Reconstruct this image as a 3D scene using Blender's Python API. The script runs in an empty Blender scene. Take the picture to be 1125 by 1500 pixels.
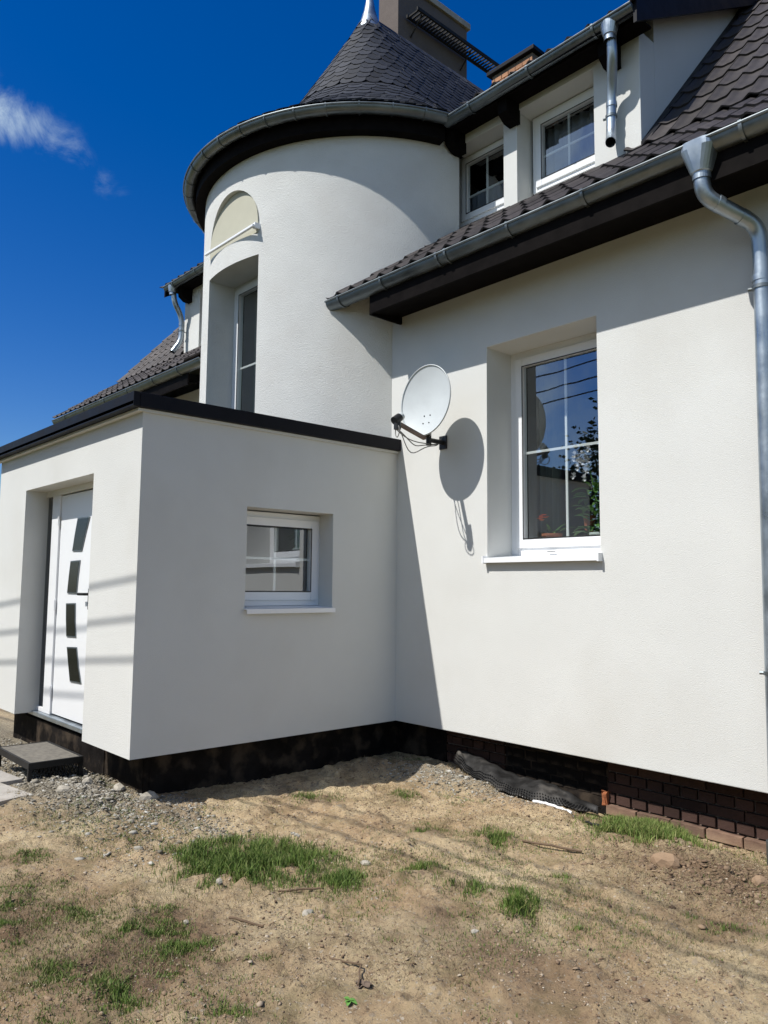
import bpy, bmesh, math, random
import numpy as np
from mathutils import Vector, Matrix
PI = math.pi
random.seed(7)
rng = np.random.default_rng(11)
scene = bpy.context.scene
COL = scene.collection

# ---------------------------------------------------------------- camera
def make_camera():
    cam = bpy.data.cameras.new('camera')
    o = bpy.data.objects.new('camera', cam); COL.objects.link(o)
    cam.sensor_fit = 'VERTICAL'; cam.sensor_height = 36.0
    cam.lens = 36.0 * 1131.83 / 1500.0
    cam.clip_start = 0.05; cam.clip_end = 2000
    y, p, r = math.radians(47.8792), math.radians(5.5224), math.radians(0.5101)
    fwd = Vector((-math.sin(y) * math.cos(p), math.cos(y) * math.cos(p), math.sin(p)))
    right = Vector((math.cos(y), math.sin(y), 0)); up = right.cross(fwd)
    r2 = math.cos(r) * right + math.sin(r) * up
    u2 = -math.sin(r) * right + math.cos(r) * up
    m = Matrix((r2, u2, -fwd)).transposed().to_4x4()
    m.translation = Vector((5.3455, -4.9989, 1.6))
    o.matrix_world = m
    scene.camera = o
make_camera()
scene.render.resolution_x = 768; scene.render.resolution_y = 1024

# ---------------------------------------------------------------- world, sun, exposure
SUN = Vector((-0.21, -0.70, 1.0)).normalized()
def make_world():
    w = bpy.data.worlds.new('World'); scene.world = w; w.use_nodes = True
    nt = w.node_tree; N = nt.nodes; L = nt.links; N.clear()
    out = N.new('ShaderNodeOutputWorld'); bg = N.new('ShaderNodeBackground')
    sky = N.new('ShaderNodeTexSky'); sky.sky_type = 'NISHITA'; sky.sun_disc = False
    sky.sun_elevation = math.asin(SUN.z); sky.sun_rotation = math.atan2(SUN.x, SUN.y)
    sky.altitude = 300; sky.air_density = 1.0; sky.dust_density = 0.5; sky.ozone_density = 4.0
    bg.inputs['Strength'].default_value = 0.10
    hs = N.new('ShaderNodeHueSaturation'); hs.inputs['Saturation'].default_value = 1.42; hs.inputs['Hue'].default_value = 0.515
    L.new(sky.outputs[0], hs.inputs['Color'])
    # thin fair-weather clouds, one wisp to the north-west and a loose field everywhere else
    tc = N.new('ShaderNodeTexCoord')
    def noise(scale, det, rough, vec, dist=0.0):
        n = N.new('ShaderNodeTexNoise'); n.inputs['Scale'].default_value = scale
        n.inputs['Detail'].default_value = det; n.inputs['Roughness'].default_value = rough
        n.inputs['Distortion'].default_value = dist
        L.new(vec, n.inputs['Vector']); return n.outputs[0]
    def math_(op, a, b=None, clamp=False):
        m = N.new('ShaderNodeMath'); m.operation = op; m.use_clamp = clamp
        for i, v in enumerate((a, b)):
            if v is None: continue
            if isinstance(v, (int, float)): m.inputs[i].default_value = v
            else: L.new(v, m.inputs[i])
        return m.outputs[0]
    def mrange(v, a, b, c=0.0, d=1.0):
        m = N.new('ShaderNodeMapRange'); m.interpolation_type = 'SMOOTHSTEP'
        m.inputs[1].default_value = a; m.inputs[2].default_value = b
        m.inputs[3].default_value = c; m.inputs[4].default_value = d
        L.new(v, m.inputs[0]); return m.outputs[0]
    vec = tc.outputs['Generated']
    sep = N.new('ShaderNodeSeparateXYZ'); L.new(vec, sep.inputs[0])
    # southern half of the sky carries the clouds that the windows mirror
    big = noise(3.1, 7, 0.58, vec, 0.35)
    south = mrange(sep.outputs[1], 0.05, -0.45)
    field = math_('MULTIPLY', mrange(big, 0.37, 0.62), south)
    # the wisp
    near = None
    for c, rad, top in WISP:
        dotn = N.new('ShaderNodeVectorMath'); dotn.operation = 'DISTANCE'
        L.new(vec, dotn.inputs[0]); dotn.inputs[1].default_value = c
        q = mrange(dotn.outputs['Value'], rad, 0.0, 0.0, top)
        near = q if near is None else math_('MAXIMUM', near, q)
    mp = N.new('ShaderNodeMapping'); mp.vector_type = 'POINT'; L.new(vec, mp.inputs[0])
    mp.inputs['Rotation'].default_value = (0.5, 0.2, 0.3); mp.inputs['Scale'].default_value = (1.0, 1.0, 1.0)
    fine = noise(15.0, 11, 0.68, mp.outputs[0], 0.8)
    wis = math_('MULTIPLY', mrange(math_('ADD', fine, math_('MULTIPLY', near, 0.50)), 0.58, 1.15), math_('MULTIPLY', near, 0.8))
    mask = math_('MAXIMUM', math_('MULTIPLY', field, 0.75), wis, True)
    mix = N.new('ShaderNodeMixRGB'); L.new(mask, mix.inputs[0]); L.new(hs.outputs[0], mix.inputs[1])
    mix.inputs[2].default_value = (7.0, 8.5, 8.9, 1)
    L.new(mix.outputs[0], bg.inputs['Color']); L.new(bg.outputs[0], out.inputs['Surface'])
def cam_ray(px, py):
    m = scene.camera.matrix_world.to_3x3()
    return (m @ Vector(((px - 562.5) / 1131.83, -(py - 750) / 1131.83, -1))).normalized()
WISP = [(tuple(cam_ray(px, py)), rad, top) for px, py, rad, top in ((-60, 130, .06, .8), (-30, 150, .055, .85), (0, 166, .05, .9), (25, 176, .046, .9), (50, 188, .044, .85), (75, 202, .042, .7), (98, 218, .040, .6), (122, 236, .034, .45), (150, 262, .03, .42), (178, 285, .02, .25))]
make_world()
def make_sun():
    s = bpy.data.lights.new('sun', 'SUN'); s.energy = 5.0; s.angle = math.radians(0.53); s.color = (1.0, 0.97, 0.92)
    o = bpy.data.objects.new('sun', s); COL.objects.link(o)
    o.rotation_euler = SUN.to_track_quat('Z', 'Y').to_euler(); o.location = (0, -20, 30)
make_sun()
scene.view_settings.view_transform = 'Standard'; scene.view_settings.look = 'None'
scene.view_settings.gamma = 1.0; scene.view_settings.use_curve_mapping = False
scene.view_settings.exposure = 0.18
scene.cycles.max_bounces = 8; scene.cycles.diffuse_bounces = 3; scene.cycles.transparent_max_bounces = 16
scene.cycles.caustics_reflective = False; scene.cycles.caustics_refractive = False

# ---------------------------------------------------------------- materials
MATS = {}
def mat(name, base=(0.5, 0.5, 0.5), rough=0.6, metal=0.0, var=0.12, vscale=3.0, bump=0.0, bscale=80.0, bdet=4,
        tint=None, tscale=1.2, trange=(0.45, 0.7), spec=0.5, bdist=0.004, rvar=0.0):
    m = bpy.data.materials.new(name); m.use_nodes = True
    nt = m.node_tree; N = nt.nodes; L = nt.links
    b = N['Principled BSDF']; b.inputs['Roughness'].default_value = rough; b.inputs['Metallic'].default_value = metal
    b.inputs['Specular IOR Level'].default_value = spec
    tc = N.new('ShaderNodeTexCoord')
    n = N.new('ShaderNodeTexNoise'); n.inputs['Scale'].default_value = vscale; n.inputs['Detail'].default_value = 6
    n.inputs['Roughness'].default_value = 0.62
    L.new(tc.outputs['Object'], n.inputs['Vector'])
    r = N.new('ShaderNodeMapRange'); r.inputs[1].default_value = 0.3; r.inputs[2].default_value = 0.7
    r.inputs[3].default_value = 1 - var; r.inputs[4].default_value = 1 + var
    L.new(n.outputs[0], r.inputs[0])
    mul = N.new('ShaderNodeVectorMath'); mul.operation = 'SCALE'
    mul.inputs[0].default_value = base; L.new(r.outputs[0], mul.inputs['Scale'])
    col = mul.outputs[0]
    if tint:
        n2 = N.new('ShaderNodeTexNoise'); n2.inputs['Scale'].default_value = tscale; n2.inputs['Detail'].default_value = 7
        L.new(tc.outputs['Object'], n2.inputs['Vector'])
        r2 = N.new('ShaderNodeMapRange'); r2.inputs[1].default_value = trange[0]; r2.inputs[2].default_value = trange[1]
        L.new(n2.outputs[0], r2.inputs[0])
        mx = N.new('ShaderNodeMixRGB'); L.new(r2.outputs[0], mx.inputs[0]); L.new(col, mx.inputs[1])
        mx.inputs[2].default_value = (*tint, 1); col = mx.outputs[0]
    L.new(col, b.inputs['Base Color'])
    if rvar:
        r3 = N.new('ShaderNodeMapRange'); r3.inputs[1].default_value = 0.3; r3.inputs[2].default_value = 0.7
        r3.inputs[3].default_value = max(0.02, rough - rvar); r3.inputs[4].default_value = min(1, rough + rvar)
        L.new(n.outputs[0], r3.inputs[0]); L.new(r3.outputs[0], b.inputs['Roughness'])
    if bump:
        nb = N.new('ShaderNodeTexNoise'); nb.inputs['Scale'].default_value = bscale; nb.inputs['Detail'].default_value = bdet
        nb.inputs['Roughness'].default_value = 0.65
        L.new(tc.outputs['Object'], nb.inputs['Vector'])
        bp = N.new('ShaderNodeBump'); bp.inputs['Strength'].default_value = bump; bp.inputs['Distance'].default_value = bdist
        L.new(nb.outputs[0], bp.inputs['Height']); L.new(bp.outputs[0], b.inputs['Normal'])
    MATS[name] = m
    return m
PLASTER = mat('plaster', (0.65, 0.652, 0.625), 0.93, var=0.035, vscale=0.9, bump=0.65, bscale=165, bdet=4, bdist=0.006, spec=0.2,
              tint=(0.575, 0.565, 0.525), tscale=0.8, trange=(0.5, 0.85))
PLASTER_COARSE = mat('plaster_coarse', (0.65, 0.652, 0.625), 0.95, var=0.05, vscale=2.5, bump=0.85, bscale=100, bdet=5, bdist=0.010, spec=0.2,
              tint=(0.60, 0.585, 0.55), tscale=1.5, trange=(0.5, 0.85))
NICHE = mat('niche_panel', (0.44, 0.425, 0.335), 0.85, var=0.04, vscale=5)
PVC = mat('white_pvc', (0.80, 0.81, 0.82), 0.32, var=0.02)
DOORWHITE = mat('white_door_skin', (0.78, 0.79, 0.80), 0.38, var=0.015)
TRIMDARK = mat('anthracite_sheet', (0.010, 0.010, 0.013), 0.5, spec=0.12, var=0.2, vscale=6, rvar=0.1)
WOODDARK = mat('dark_brown_timber', (0.007, 0.0058, 0.0055), 0.6, spec=0.03, var=0.35, vscale=9)
SOFFIT = mat('dark_soffit_board', (0.007, 0.0058, 0.0055), 0.7, spec=0.03, var=0.3, vscale=7)
def zinc(name, base, rough):
    m = mat(name, base, rough, metal=0.85, var=0.22, vscale=5, rvar=0.14, bump=0.12, bscale=14, bdist=0.004,
            tint=tuple(c * 0.6 for c in base), tscale=3.5, trange=(0.5, 0.8))
    return m
ZINC = zinc('weathered_zinc', (0.20, 0.225, 0.235), 0.45)
ZINC_NEW = zinc('galvanised_zinc', (0.38, 0.43, 0.47), 0.38)
TILE = mat('brown_roof_tile', (0.040, 0.034, 0.033), 0.62, spec=0.35, var=0.35, vscale=7, bump=0.5, bscale=120, bdist=0.003,
           tint=(0.085, 0.072, 0.066), tscale=2.5, trange=(0.5, 0.75), rvar=0.12)
SLATE = mat('dark_slate', (0.020, 0.022, 0.028), 0.65, spec=0.3, var=0.35, vscale=5, bump=0.5, bscale=60, bdist=0.004,
            tint=(0.036, 0.036, 0.038), tscale=4, trange=(0.5, 0.8), rvar=0.12)
BRICK = mat('dark_red_brick', (0.060, 0.034, 0.026), 0.88, spec=0.15, var=0.35, vscale=8, bump=0.7, bscale=90, bdist=0.005,
            tint=(0.045, 0.028, 0.025), tscale=3, trange=(0.42, 0.7))
BRICK_PALE = mat('dusty_brick', (0.17, 0.10, 0.068), 0.9, var=0.3, vscale=8, bump=0.7, bscale=90, bdist=0.005,
            tint=(0.25, 0.17, 0.11), tscale=5, trange=(0.4, 0.6))
BRICK_ORANGE = mat('broken_orange_brick', (0.34, 0.115, 0.045), 0.9, var=0.3, vscale=14, bump=1.0, bscale=40, bdist=0.01)
CHIMBRICK = mat('chimney_brick', (0.34, 0.17, 0.09), 0.9, var=0.25, vscale=9, bump=0.6, bscale=60, bdist=0.006)
MORTAR = mat('mortar', (0.16, 0.125, 0.10), 0.95, var=0.25, vscale=20, bump=0.8, bscale=130, bdist=0.004)
CHIMPLASTER = mat('chimney_render', (0.115, 0.092, 0.082), 0.95, var=0.1, vscale=4, bump=0.6, bscale=70, bdist=0.006)
BITUMEN = mat('bitumen_coat', (0.014, 0.012, 0.011), 0.7, spec=0.03, var=0.5, vscale=6, bump=0.6, bscale=40, bdist=0.006,
              tint=(0.060, 0.046, 0.034), tscale=5.5, trange=(0.50, 0.66), rvar=0.15)
CONCRETE = mat('concrete', (0.36, 0.33, 0.29), 0.93, var=0.16, vscale=9, bump=0.7, bscale=110, bdist=0.004,
               tint=(0.27, 0.235, 0.19), tscale=3.0, trange=(0.45, 0.7))
METALDARK = mat('dark_steel', (0.022, 0.021, 0.020), 0.6, spec=0.15, var=0.3, vscale=8)
MATTOP = mat('worn_rubber_mat', (0.15, 0.135, 0.11), 0.93, var=0.3, vscale=22, bump=1.0, bscale=150, bdist=0.006)
DISH = mat('dish_paint', (0.50, 0.53, 0.53), 0.42, var=0.05, vscale=6)
BLACKPLASTIC = mat('black_plastic', (0.015, 0.015, 0.015), 0.45, var=0.1)
ARMBROWN = mat('rusty_arm', (0.17, 0.115, 0.085), 0.6, var=0.3, vscale=16)
BLACKGLASS = mat('black_glass', (0.006, 0.006, 0.007), 0.22, var=0.1, spec=0.3)
CABLE = mat('grey_cable', (0.16, 0.155, 0.145), 0.6, var=0.1)
MEMBRANE = mat('dimpled_membrane', (0.026, 0.025, 0.024), 0.55, spec=0.3, var=0.5, vscale=10, tint=(0.11, 0.10, 0.088), tscale=5, trange=(0.52, 0.74), rvar=0.2)
CURTAIN = mat('curtain_cloth', (0.30, 0.33, 0.40), 0.9, var=0.1)
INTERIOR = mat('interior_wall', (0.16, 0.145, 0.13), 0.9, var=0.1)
TERRA = mat('terracotta', (0.36, 0.11, 0.05), 0.8, var=0.15, vscale=12)
WHITEPOT = mat('white_ceramic', (0.65, 0.70, 0.68), 0.3, var=0.03)
LEAF = mat('house_plant_leaf', (0.10, 0.22, 0.045), 0.5, var=0.3, vscale=14)
ORANGEPETAL = mat('orange_petal', (0.75, 0.16, 0.03), 0.6, var=0.2, vscale=20)
WHITEPETAL = mat('white_petal', (0.75, 0.74, 0.78), 0.6, var=0.08, vscale=20)
STONEW = mat('pale_stone', (0.36, 0.325, 0.265), 0.9, var=0.2, vscale=16, bump=0.5, bscale=60, bdist=0.004)
STICK = mat('dry_stick', (0.13, 0.085, 0.05), 0.9, var=0.3, vscale=16)
TREELEAF = mat('tree_leaf', (0.035, 0.06, 0.018), 0.7, var=0.4, vscale=2)
BARK = mat('bark', (0.10, 0.075, 0.055), 0.9, var=0.3, vscale=6, bump=0.8, bscale=20, bdist=0.02)
WOODPOLE = mat('pole_wood', (0.13, 0.10, 0.08), 0.9, var=0.2)

def glass_mat(name, tint, strength, blur=0.0):
    m = bpy.data.materials.new(name); m.use_nodes = True
    N = m.node_tree.nodes; L = m.node_tree.links; N.clear()
    out = N.new('ShaderNodeOutputMaterial'); mx = N.new('ShaderNodeMixShader')
    t = N.new('ShaderNodeBsdfTransparent'); t.inputs[0].default_value = (*tint, 1)
    g = N.new('ShaderNodeBsdfGlossy'); g.inputs['Roughness'].default_value = blur
    g.inputs['Color'].default_value = (0.93, 0.96, 1, 1)
    lw = N.new('ShaderNodeLayerWeight'); lw.inputs['Blend'].default_value = 0.5
    pw = N.new('ShaderNodeMath'); pw.operation = 'POWER'; L.new(lw.outputs['Facing'], pw.inputs[0]); pw.inputs[1].default_value = 4.0
    f = N.new('ShaderNodeMapRange'); L.new(pw.outputs[0], f.inputs[0]); f.inputs[3].default_value = strength; f.inputs[4].default_value = 1.0
    L.new(f.outputs[0], mx.inputs[0]); L.new(t.outputs[0], mx.inputs[1]); L.new(g.outputs[0], mx.inputs[2])
    tc = N.new('ShaderNodeTexCoord'); n = N.new('ShaderNodeTexNoise'); n.inputs['Scale'].default_value = 2.2
    n.inputs['Detail'].default_value = 1
    L.new(tc.outputs['Object'], n.inputs['Vector'])
    bp = N.new('ShaderNodeBump'); bp.inputs['Strength'].default_value = 0.12; bp.inputs['Distance'].default_value = 0.01
    L.new(n.outputs[0], bp.inputs['Height']); L.new(bp.outputs[0], g.inputs['Normal'])
    L.new(mx.outputs[0], out.inputs['Surface'])
    return m
GLASS = glass_mat('window_glass', (0.88, 0.92, 0.90), 0.24)
DOORGLASS = glass_mat('door_glass', (0.10, 0.10, 0.11), 0.06, 0.02)

# soft random variation between alike pieces
def add_object_random(m, lo, hi):
    N = m.node_tree.nodes; L = m.node_tree.links; b = N['Principled BSDF']
    src = b.inputs['Base Color'].links[0].from_socket
    oi = N.new('ShaderNodeObjectInfo'); r = N.new('ShaderNodeMapRange')
    r.inputs[3].default_value = lo; r.inputs[4].default_value = hi
    L.new(oi.outputs['Random'], r.inputs[0])
    v = N.new('ShaderNodeVectorMath'); v.operation = 'SCALE'
    L.new(src, v.inputs[0]); L.new(r.outputs[0], v.inputs['Scale']); L.new(v.outputs[0], b.inputs['Base Color'])
for m_, lo, hi in ((TILE, 0.72, 1.3), (SLATE, 0.6, 1.5), (BRICK, 0.7, 1.35), (BRICK_PALE, 0.75, 1.25), (CHIMBRICK, 0.75, 1.25)):
    add_object_random(m_, lo, hi)

# ---------------------------------------------------------------- mesh helpers
class MB:
    def __init__(s): s.v = []; s.f = []
    def quad(s, *p):
        n = len(s.v); s.v += [tuple(q) for q in p]; s.f.append(tuple(range(n, n + len(p))))
    def box(s, x0, x1, y0, y1, z0, z1):
        n = len(s.v)
        s.v += [(x0, y0, z0), (x1, y0, z0), (x1, y1, z0), (x0, y1, z0), (x0, y0, z1), (x1, y0, z1), (x1, y1, z1), (x0, y1, z1)]
        s.f += [tuple(n + i for i in q) for q in ((0, 3, 2, 1), (4, 5, 6, 7), (0, 1, 5, 4), (1, 2, 6, 5), (2, 3, 7, 6), (3, 0, 4, 7))]
        return s
    def tube(s, path, rad, seg=12, cap=True, r2=None):
        path = [Vector(p) for p in path]; n0 = len(s.v); up = Vector((0, 0, 1)); k = len(path)
        prev = None
        for i, p in enumerate(path):
            d = (path[min(i + 1, k - 1)] - path[max(i - 1, 0)]).normalized()
            if prev is None:
                a = d.cross(up)
                if a.length < 1e-3: a = d.cross(Vector((0, 1, 0)))
                a.normalize()
            else:
                a = (prev - d * prev.dot(d)).normalized()
            prev = a; b = d.cross(a)
            rr = rad if r2 is None else rad + (r2 - rad) * i / (k - 1)
            if isinstance(rad, (list, tuple)): rr = rad[i]
            for j in range(seg):
                t = 2 * PI * j / seg; s.v.append(tuple(p + a * math.cos(t) * rr + b * math.sin(t) * rr))
        for i in range(k - 1):
            for j in range(seg):
                j2 = (j + 1) % seg
                s.f.append((n0 + i * seg + j, n0 + i * seg + j2, n0 + (i + 1) * seg + j2, n0 + (i + 1) * seg + j))
        if cap:
            s.f.append(tuple(n0 + j for j in range(seg - 1, -1, -1)))
            s.f.append(tuple(n0 + (k - 1) * seg + j for j in range(seg)))
        return s
    def prism(s, pts, d0, d1, fn):
        """polygon pts (u,w) extruded between d0 and d1, fn(u,w,d)->xyz"""
        n = len(s.v); k = len(pts)
        s.v += [tuple(fn(u, w, d0)) for u, w in pts] + [tuple(fn(u, w, d1)) for u, w in pts]
        s.f.append(tuple(range(n, n + k))); s.f.append(tuple(range(n + 2 * k - 1, n + k - 1, -1)))
        for i in range(k):
            j = (i + 1) % k; s.f.append((n + i, n + j, n + k + j, n + k + i))
        return s
    def mesh(s, name, m, smooth=False, angle=40, bevel=0, recalc=True, weld=True):
        me = bpy.data.meshes.new(name); me.from_pydata(s.v, [], s.f)
        bm = bmesh.new(); bm.from_mesh(me)
        if weld: bmesh.ops.remove_doubles(bm, verts=bm.verts, dist=1e-5)
        if bevel:
            ed = [e for e in bm.edges if len(e.link_faces) == 2 and e.calc_face_angle(0) > 0.6]
            bmesh.ops.bevel(bm, geom=ed, offset=bevel, segments=2, affect='EDGES', profile=0.6)
        if recalc: bmesh.ops.recalc_face_normals(bm, faces=bm.faces)
        bm.to_mesh(me); bm.free()
        if smooth:
            me.polygons.foreach_set('use_smooth', [True] * len(me.polygons))
            me.set_sharp_from_angle(angle=math.radians(angle))
        me.materials.append(m)
        return me
    def build(s, name, m, parent=None, **k):
        return link(name, s.mesh(name, m, **k), parent)
def link(name, me, parent=None, M=None):
    o = bpy.data.objects.new(name, me); COL.objects.link(o)
    if M is not None: o.matrix_world = M
    if parent is not None:
        o.parent = parent; o.matrix_parent_inverse = PINV.get(parent.name, Matrix())
    return o
PINV = {}
def thing(name, label, cat, loc=(0, 0, 0), group=None):
    o = bpy.data.objects.new(name, None); COL.objects.link(o); o.location = loc; o.empty_display_size = 0.2
    o['label'] = label; o['category'] = cat
    if group: o['group'] = group
    PINV[o.name] = Matrix.Translation(Vector(loc)).inverted()
    return o
def tag(o, label, cat, group=None):
    o['label'] = label; o['category'] = cat
    if group: o['group'] = group
    return o
def struct(o, kind='structure'): o['kind'] = kind; return o

def hash2(ix, iy, seed):
    h = (ix.astype(np.int64) * 374761393 + iy.astype(np.int64) * 668265263 + seed * 1442695041) & 0xffffffff
    h = ((h ^ (h >> 13)) * 1274126177) & 0xffffffff
    return ((h ^ (h >> 16)) & 0xffff) / 65535.0
def vnoise(x, y, seed=0):
    x = np.asarray(x, float); y = np.asarray(y, float)
    ix = np.floor(x); iy = np.floor(y); fx = x - ix; fy = y - iy
    fx = fx * fx * (3 - 2 * fx); fy = fy * fy * (3 - 2 * fy)
    a = hash2(ix, iy, seed); b = hash2(ix + 1, iy, seed); c = hash2(ix, iy + 1, seed); d = hash2(ix + 1, iy + 1, seed)
    return (a * (1 - fx) + b * fx) * (1 - fy) + (c * (1 - fx) + d * fx) * fy
def fbm(x, y, octv=4, seed=0):
    s = 0; a = 0.5; t = 0
    for i in range(octv):
        s = s + a * vnoise(x * 2 ** i + 17 * i, y * 2 ** i - 9 * i, seed + i); t += a; a *= 0.5
    return s / t

# ---------------------------------------------------------------- ground
def gauss(x, y, cx, cy, sx, sy, ang=0):
    c, s = math.cos(ang), math.sin(ang)
    u = (x - cx) * c + (y - cy) * s; v = -(x - cx) * s + (y - cy) * c
    return np.exp(-(u / sx) ** 2 - (v / sy) ** 2)
def ground_h(x, y):
    x = np.asarray(x, float); y = np.asarray(y, float)
    r = np.hypot(x - 1.5, y + 2.0); fade = 1 / (1 + (r / 12) ** 2)
    h = 0.03 + (fbm(x * 0.7, y * 0.7, 3, 3) - 0.5) * 0.09 * fade + (fbm(x * 3.1, y * 3.1, 4, 8) - 0.5) * 0.055 * fade
    h = h + (fbm(x * 14, y * 14, 4, 21) - 0.5) * 0.030 * fade + (vnoise(x * 52, y * 52, 5) - 0.5) * 0.010 * fade * (.3 + 1.4 * vnoise(x * 2.3, y * 2.3, 6))
    cl = fbm(x * 9, y * 9, 3, 33)
    h = h + np.clip(cl - 0.58, 0, 1) * 0.13 * fade
    h = h + 0.055 * gauss(x, y, -0.7, -2.65, 0.75, 0.38) + 0.05 * gauss(x, y, 0.45, 0.0, 0.6, 0.35)
    h = h - 0.17 * gauss(x, y, 1.65, 0.12, 0.55, 0.22)                      # dug-out trench by the wall
    h = h + 0.07 * gauss(x, y, 0.95, -0.30, 0.55, 0.16, -0.15)              # spoil thrown out of it
    h = h + 0.02 * gauss(x, y, 3.3, -0.55, 0.5, 0.25) - 0.10 * gauss(x, y, 3.1, 0.15, 1.0, 0.38)
    # low raised slab of trodden sand, with its rim
    u = (x - 1.55) ; v = (y + 1.15)
    h = h + 0.016 * (1 / (1 + np.exp(-(0.62 - np.abs(u) + 0.05 * (fbm(x * 5, y * 5, 2, 70) - .5)) * 60))) * (1 / (1 + np.exp(-(0.52 - np.abs(v)) * 60)))
    # wheel ruts
    for k, off in enumerate((0.0, 0.19, 1.2)):
        line = (y + 2.05 + off * 0.75) - 0.10 * np.sin(x * 1.1) - 0.12 * (x - 2)
        h = h - 0.014 * np.exp(-(line / 0.055) ** 2) * fade
    return h
def build_ground():
    def axis(a, b, step, lo, hi):
        c = list(np.arange(a, b, step)); o = []; d = step; x = b
        while x < hi: o.append(x); d *= 1.22; x += d
        o.append(hi); l = []; d = step; x = a
        while x > lo: d *= 1.22; x -= d; l.append(x)
        return np.array(l[::-1] + c + o)
    X = axis(-2.2, 4.6, 0.014, -400, 400); Y = axis(-4.6, 0.5, 0.014, -400, 400)
    gx, gy = np.meshgrid(X, Y); h = ground_h(gx, gy)
    nx, ny = len(X), len(Y)
    co = np.stack([gx, gy, h], -1).reshape(-1, 3)
    i = np.arange(nx - 1)[None, :] + nx * np.arange(ny - 1)[:, None]; i = i.ravel()
    f = np.stack([i, i + 1, i + 1 + nx, i + nx], 1)
    me = bpy.data.meshes.new('ground'); me.vertices.add(len(co)); me.vertices.foreach_set('co', co.ravel())
    me.loops.add(f.size); me.loops.foreach_set('vertex_index', f.ravel().astype(np.int32))
    me.polygons.add(len(f)); me.polygons.foreach_set('loop_start', (np.arange(len(f)) * 4).astype(np.int32))
    me.polygons.foreach_set('use_smooth', np.ones(len(f), bool)); me.update()
    # dark crumbly soil mask (right, by the downpipe), grey rubble mask (by the step)
    soil = gauss(co[:, 0], co[:, 1], 3.35, -0.75, 0.55, 0.45) + 0.8 * gauss(co[:, 0], co[:, 1], 3.1, -2.3, 0.5, 0.25) \
        + 0.35 * gauss(co[:, 0], co[:, 1], 2.55, -2.7, 0.3, 0.2) + 0.35 * gauss(co[:, 0], co[:, 1], 2.2, -3.3, 0.4, 0.3)
    for (cx, cy, ax, ay, bx, by) in PATCH:
        soil += 0.55 * gauss(co[:, 0], co[:, 1], cx, cy, math.hypot(ax, ay) * 1.1, math.hypot(bx, by) * 1.1, math.atan2(ay, ax))
    soil = np.clip(soil * (0.4 + 1.2 * fbm(co[:, 0] * 5, co[:, 1] * 5, 4, 90)), 0, 1)
    grey = np.clip(1.2 * gauss(co[:, 0], co[:, 1], -0.75, -2.7, 0.85, 0.42) + 1.1 * gauss(co[:, 0], co[:, 1], -3.4, -2.5, 2.0, 0.7) + 0.8 * gauss(co[:, 0], co[:, 1], 0.9, -0.3, 0.6, 0.2)
                   + 0.6 * gauss(co[:, 0], co[:, 1], 0.45, -2.38, 0.4, 0.12), 0, 1)
    added_lawn = np.clip((np.hypot((co[:, 0] - 1.6) / 1.15, co[:, 1] + 2.1) - 3.5 + 1.2 * (fbm(co[:, 0] * .8, co[:, 1] * .8, 3, 44) - .5)) * 1.5, 0, 1)  # unseen dark lawn added round the yard to cut bounce light on walls
    added_lawn *= 1 - np.clip((-co[:, 0] - .6) * 1.5, 0, 1) * np.clip((co[:, 1] + 3.9) * 1.5, 0, 1) * np.clip((co[:, 0] + 9) * 1.5, 0, 1)
    for nm, arr in (('soil', soil), ('rubble', grey), ('added_lawn', added_lawn)):
        a = me.attributes.new(nm, 'FLOAT', 'POINT'); a.data.foreach_set('value', arr.astype(np.float32))
    m = bpy.data.materials.new('sandy_ground'); m.use_nodes = True
    N = m.node_tree.nodes; L = m.node_tree.links; b = N['Principled BSDF']; b.inputs['Roughness'].default_value = 0.96
    b.inputs['Specular IOR Level'].default_value = 0.15
    tc = N.new('ShaderNodeTexCoord').outputs['Object']
    def noi(s, d=6, r=0.6):
        n = N.new('ShaderNodeTexNoise'); n.inputs['Scale'].default_value = s; n.inputs['Detail'].default_value = d
        n.inputs['Roughness'].default_value = r; L.new(tc, n.inputs['Vector']); return n.outputs[0]
    def mr(v, a, b_, c=0, d=1):
        n = N.new('ShaderNodeMapRange'); L.new(v, n.inputs[0])
        for k, q in enumerate((a, b_, c, d)): n.inputs[k + 1].default_value = q
        return n.outputs[0]
    def mix(f_, c1, c2):
        n = N.new('ShaderNodeMixRGB')
        for k, q in enumerate((f_, c1, c2)):
            if isinstance(q, tuple): n.inputs[k].default_value = (*q, 1)
            elif isinstance(q, float): n.inputs[k].default_value = q
            else: L.new(q, n.inputs[k])
        return n.outputs[0]
    def att(nm):
        n = N.new('ShaderNodeAttribute'); n.attribute_name = nm; return n.outputs['Fac']
    def mth(op, a, b_):
        n = N.new('ShaderNodeMath'); n.operation = op
        for k, q in enumerate((a, b_)):
            if isinstance(q, float): n.inputs[k].default_value = q
            else: L.new(q, n.inputs[k])
        n.use_clamp = True; return n.outputs[0]
    c = mix(mr(noi(1.6), 0.38, 0.62), (0.61, 0.485, 0.295), (0.46, 0.325, 0.19))
    c = mix(mth('MULTIPLY', mr(noi(11.0, 9, 0.8), 0.50, 0.64), 0.5), c, (0.28, 0.19, 0.115))
    c = mix(mth('MULTIPLY', mr(noi(19.0, 7, 0.8), 0.56, 0.66), 0.6), c, (0.66, 0.55, 0.39))
    c = mix(mth('MULTIPLY', mr(noi(6.5, 8, 0.7), 0.5, 0.68), 0.6), c, (0.27, 0.175, 0.105))
    c = mix(mth('MULTIPLY', mr(noi(38, 6, 0.75), 0.54, 0.66), 0.8), c, (0.125, 0.085, 0.055))
    c = mix(mth('MULTIPLY', mr(noi(55, 4, 0.7), 0.62, 0.70), 0.75), c, (0.47, 0.39, 0.27))
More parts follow.
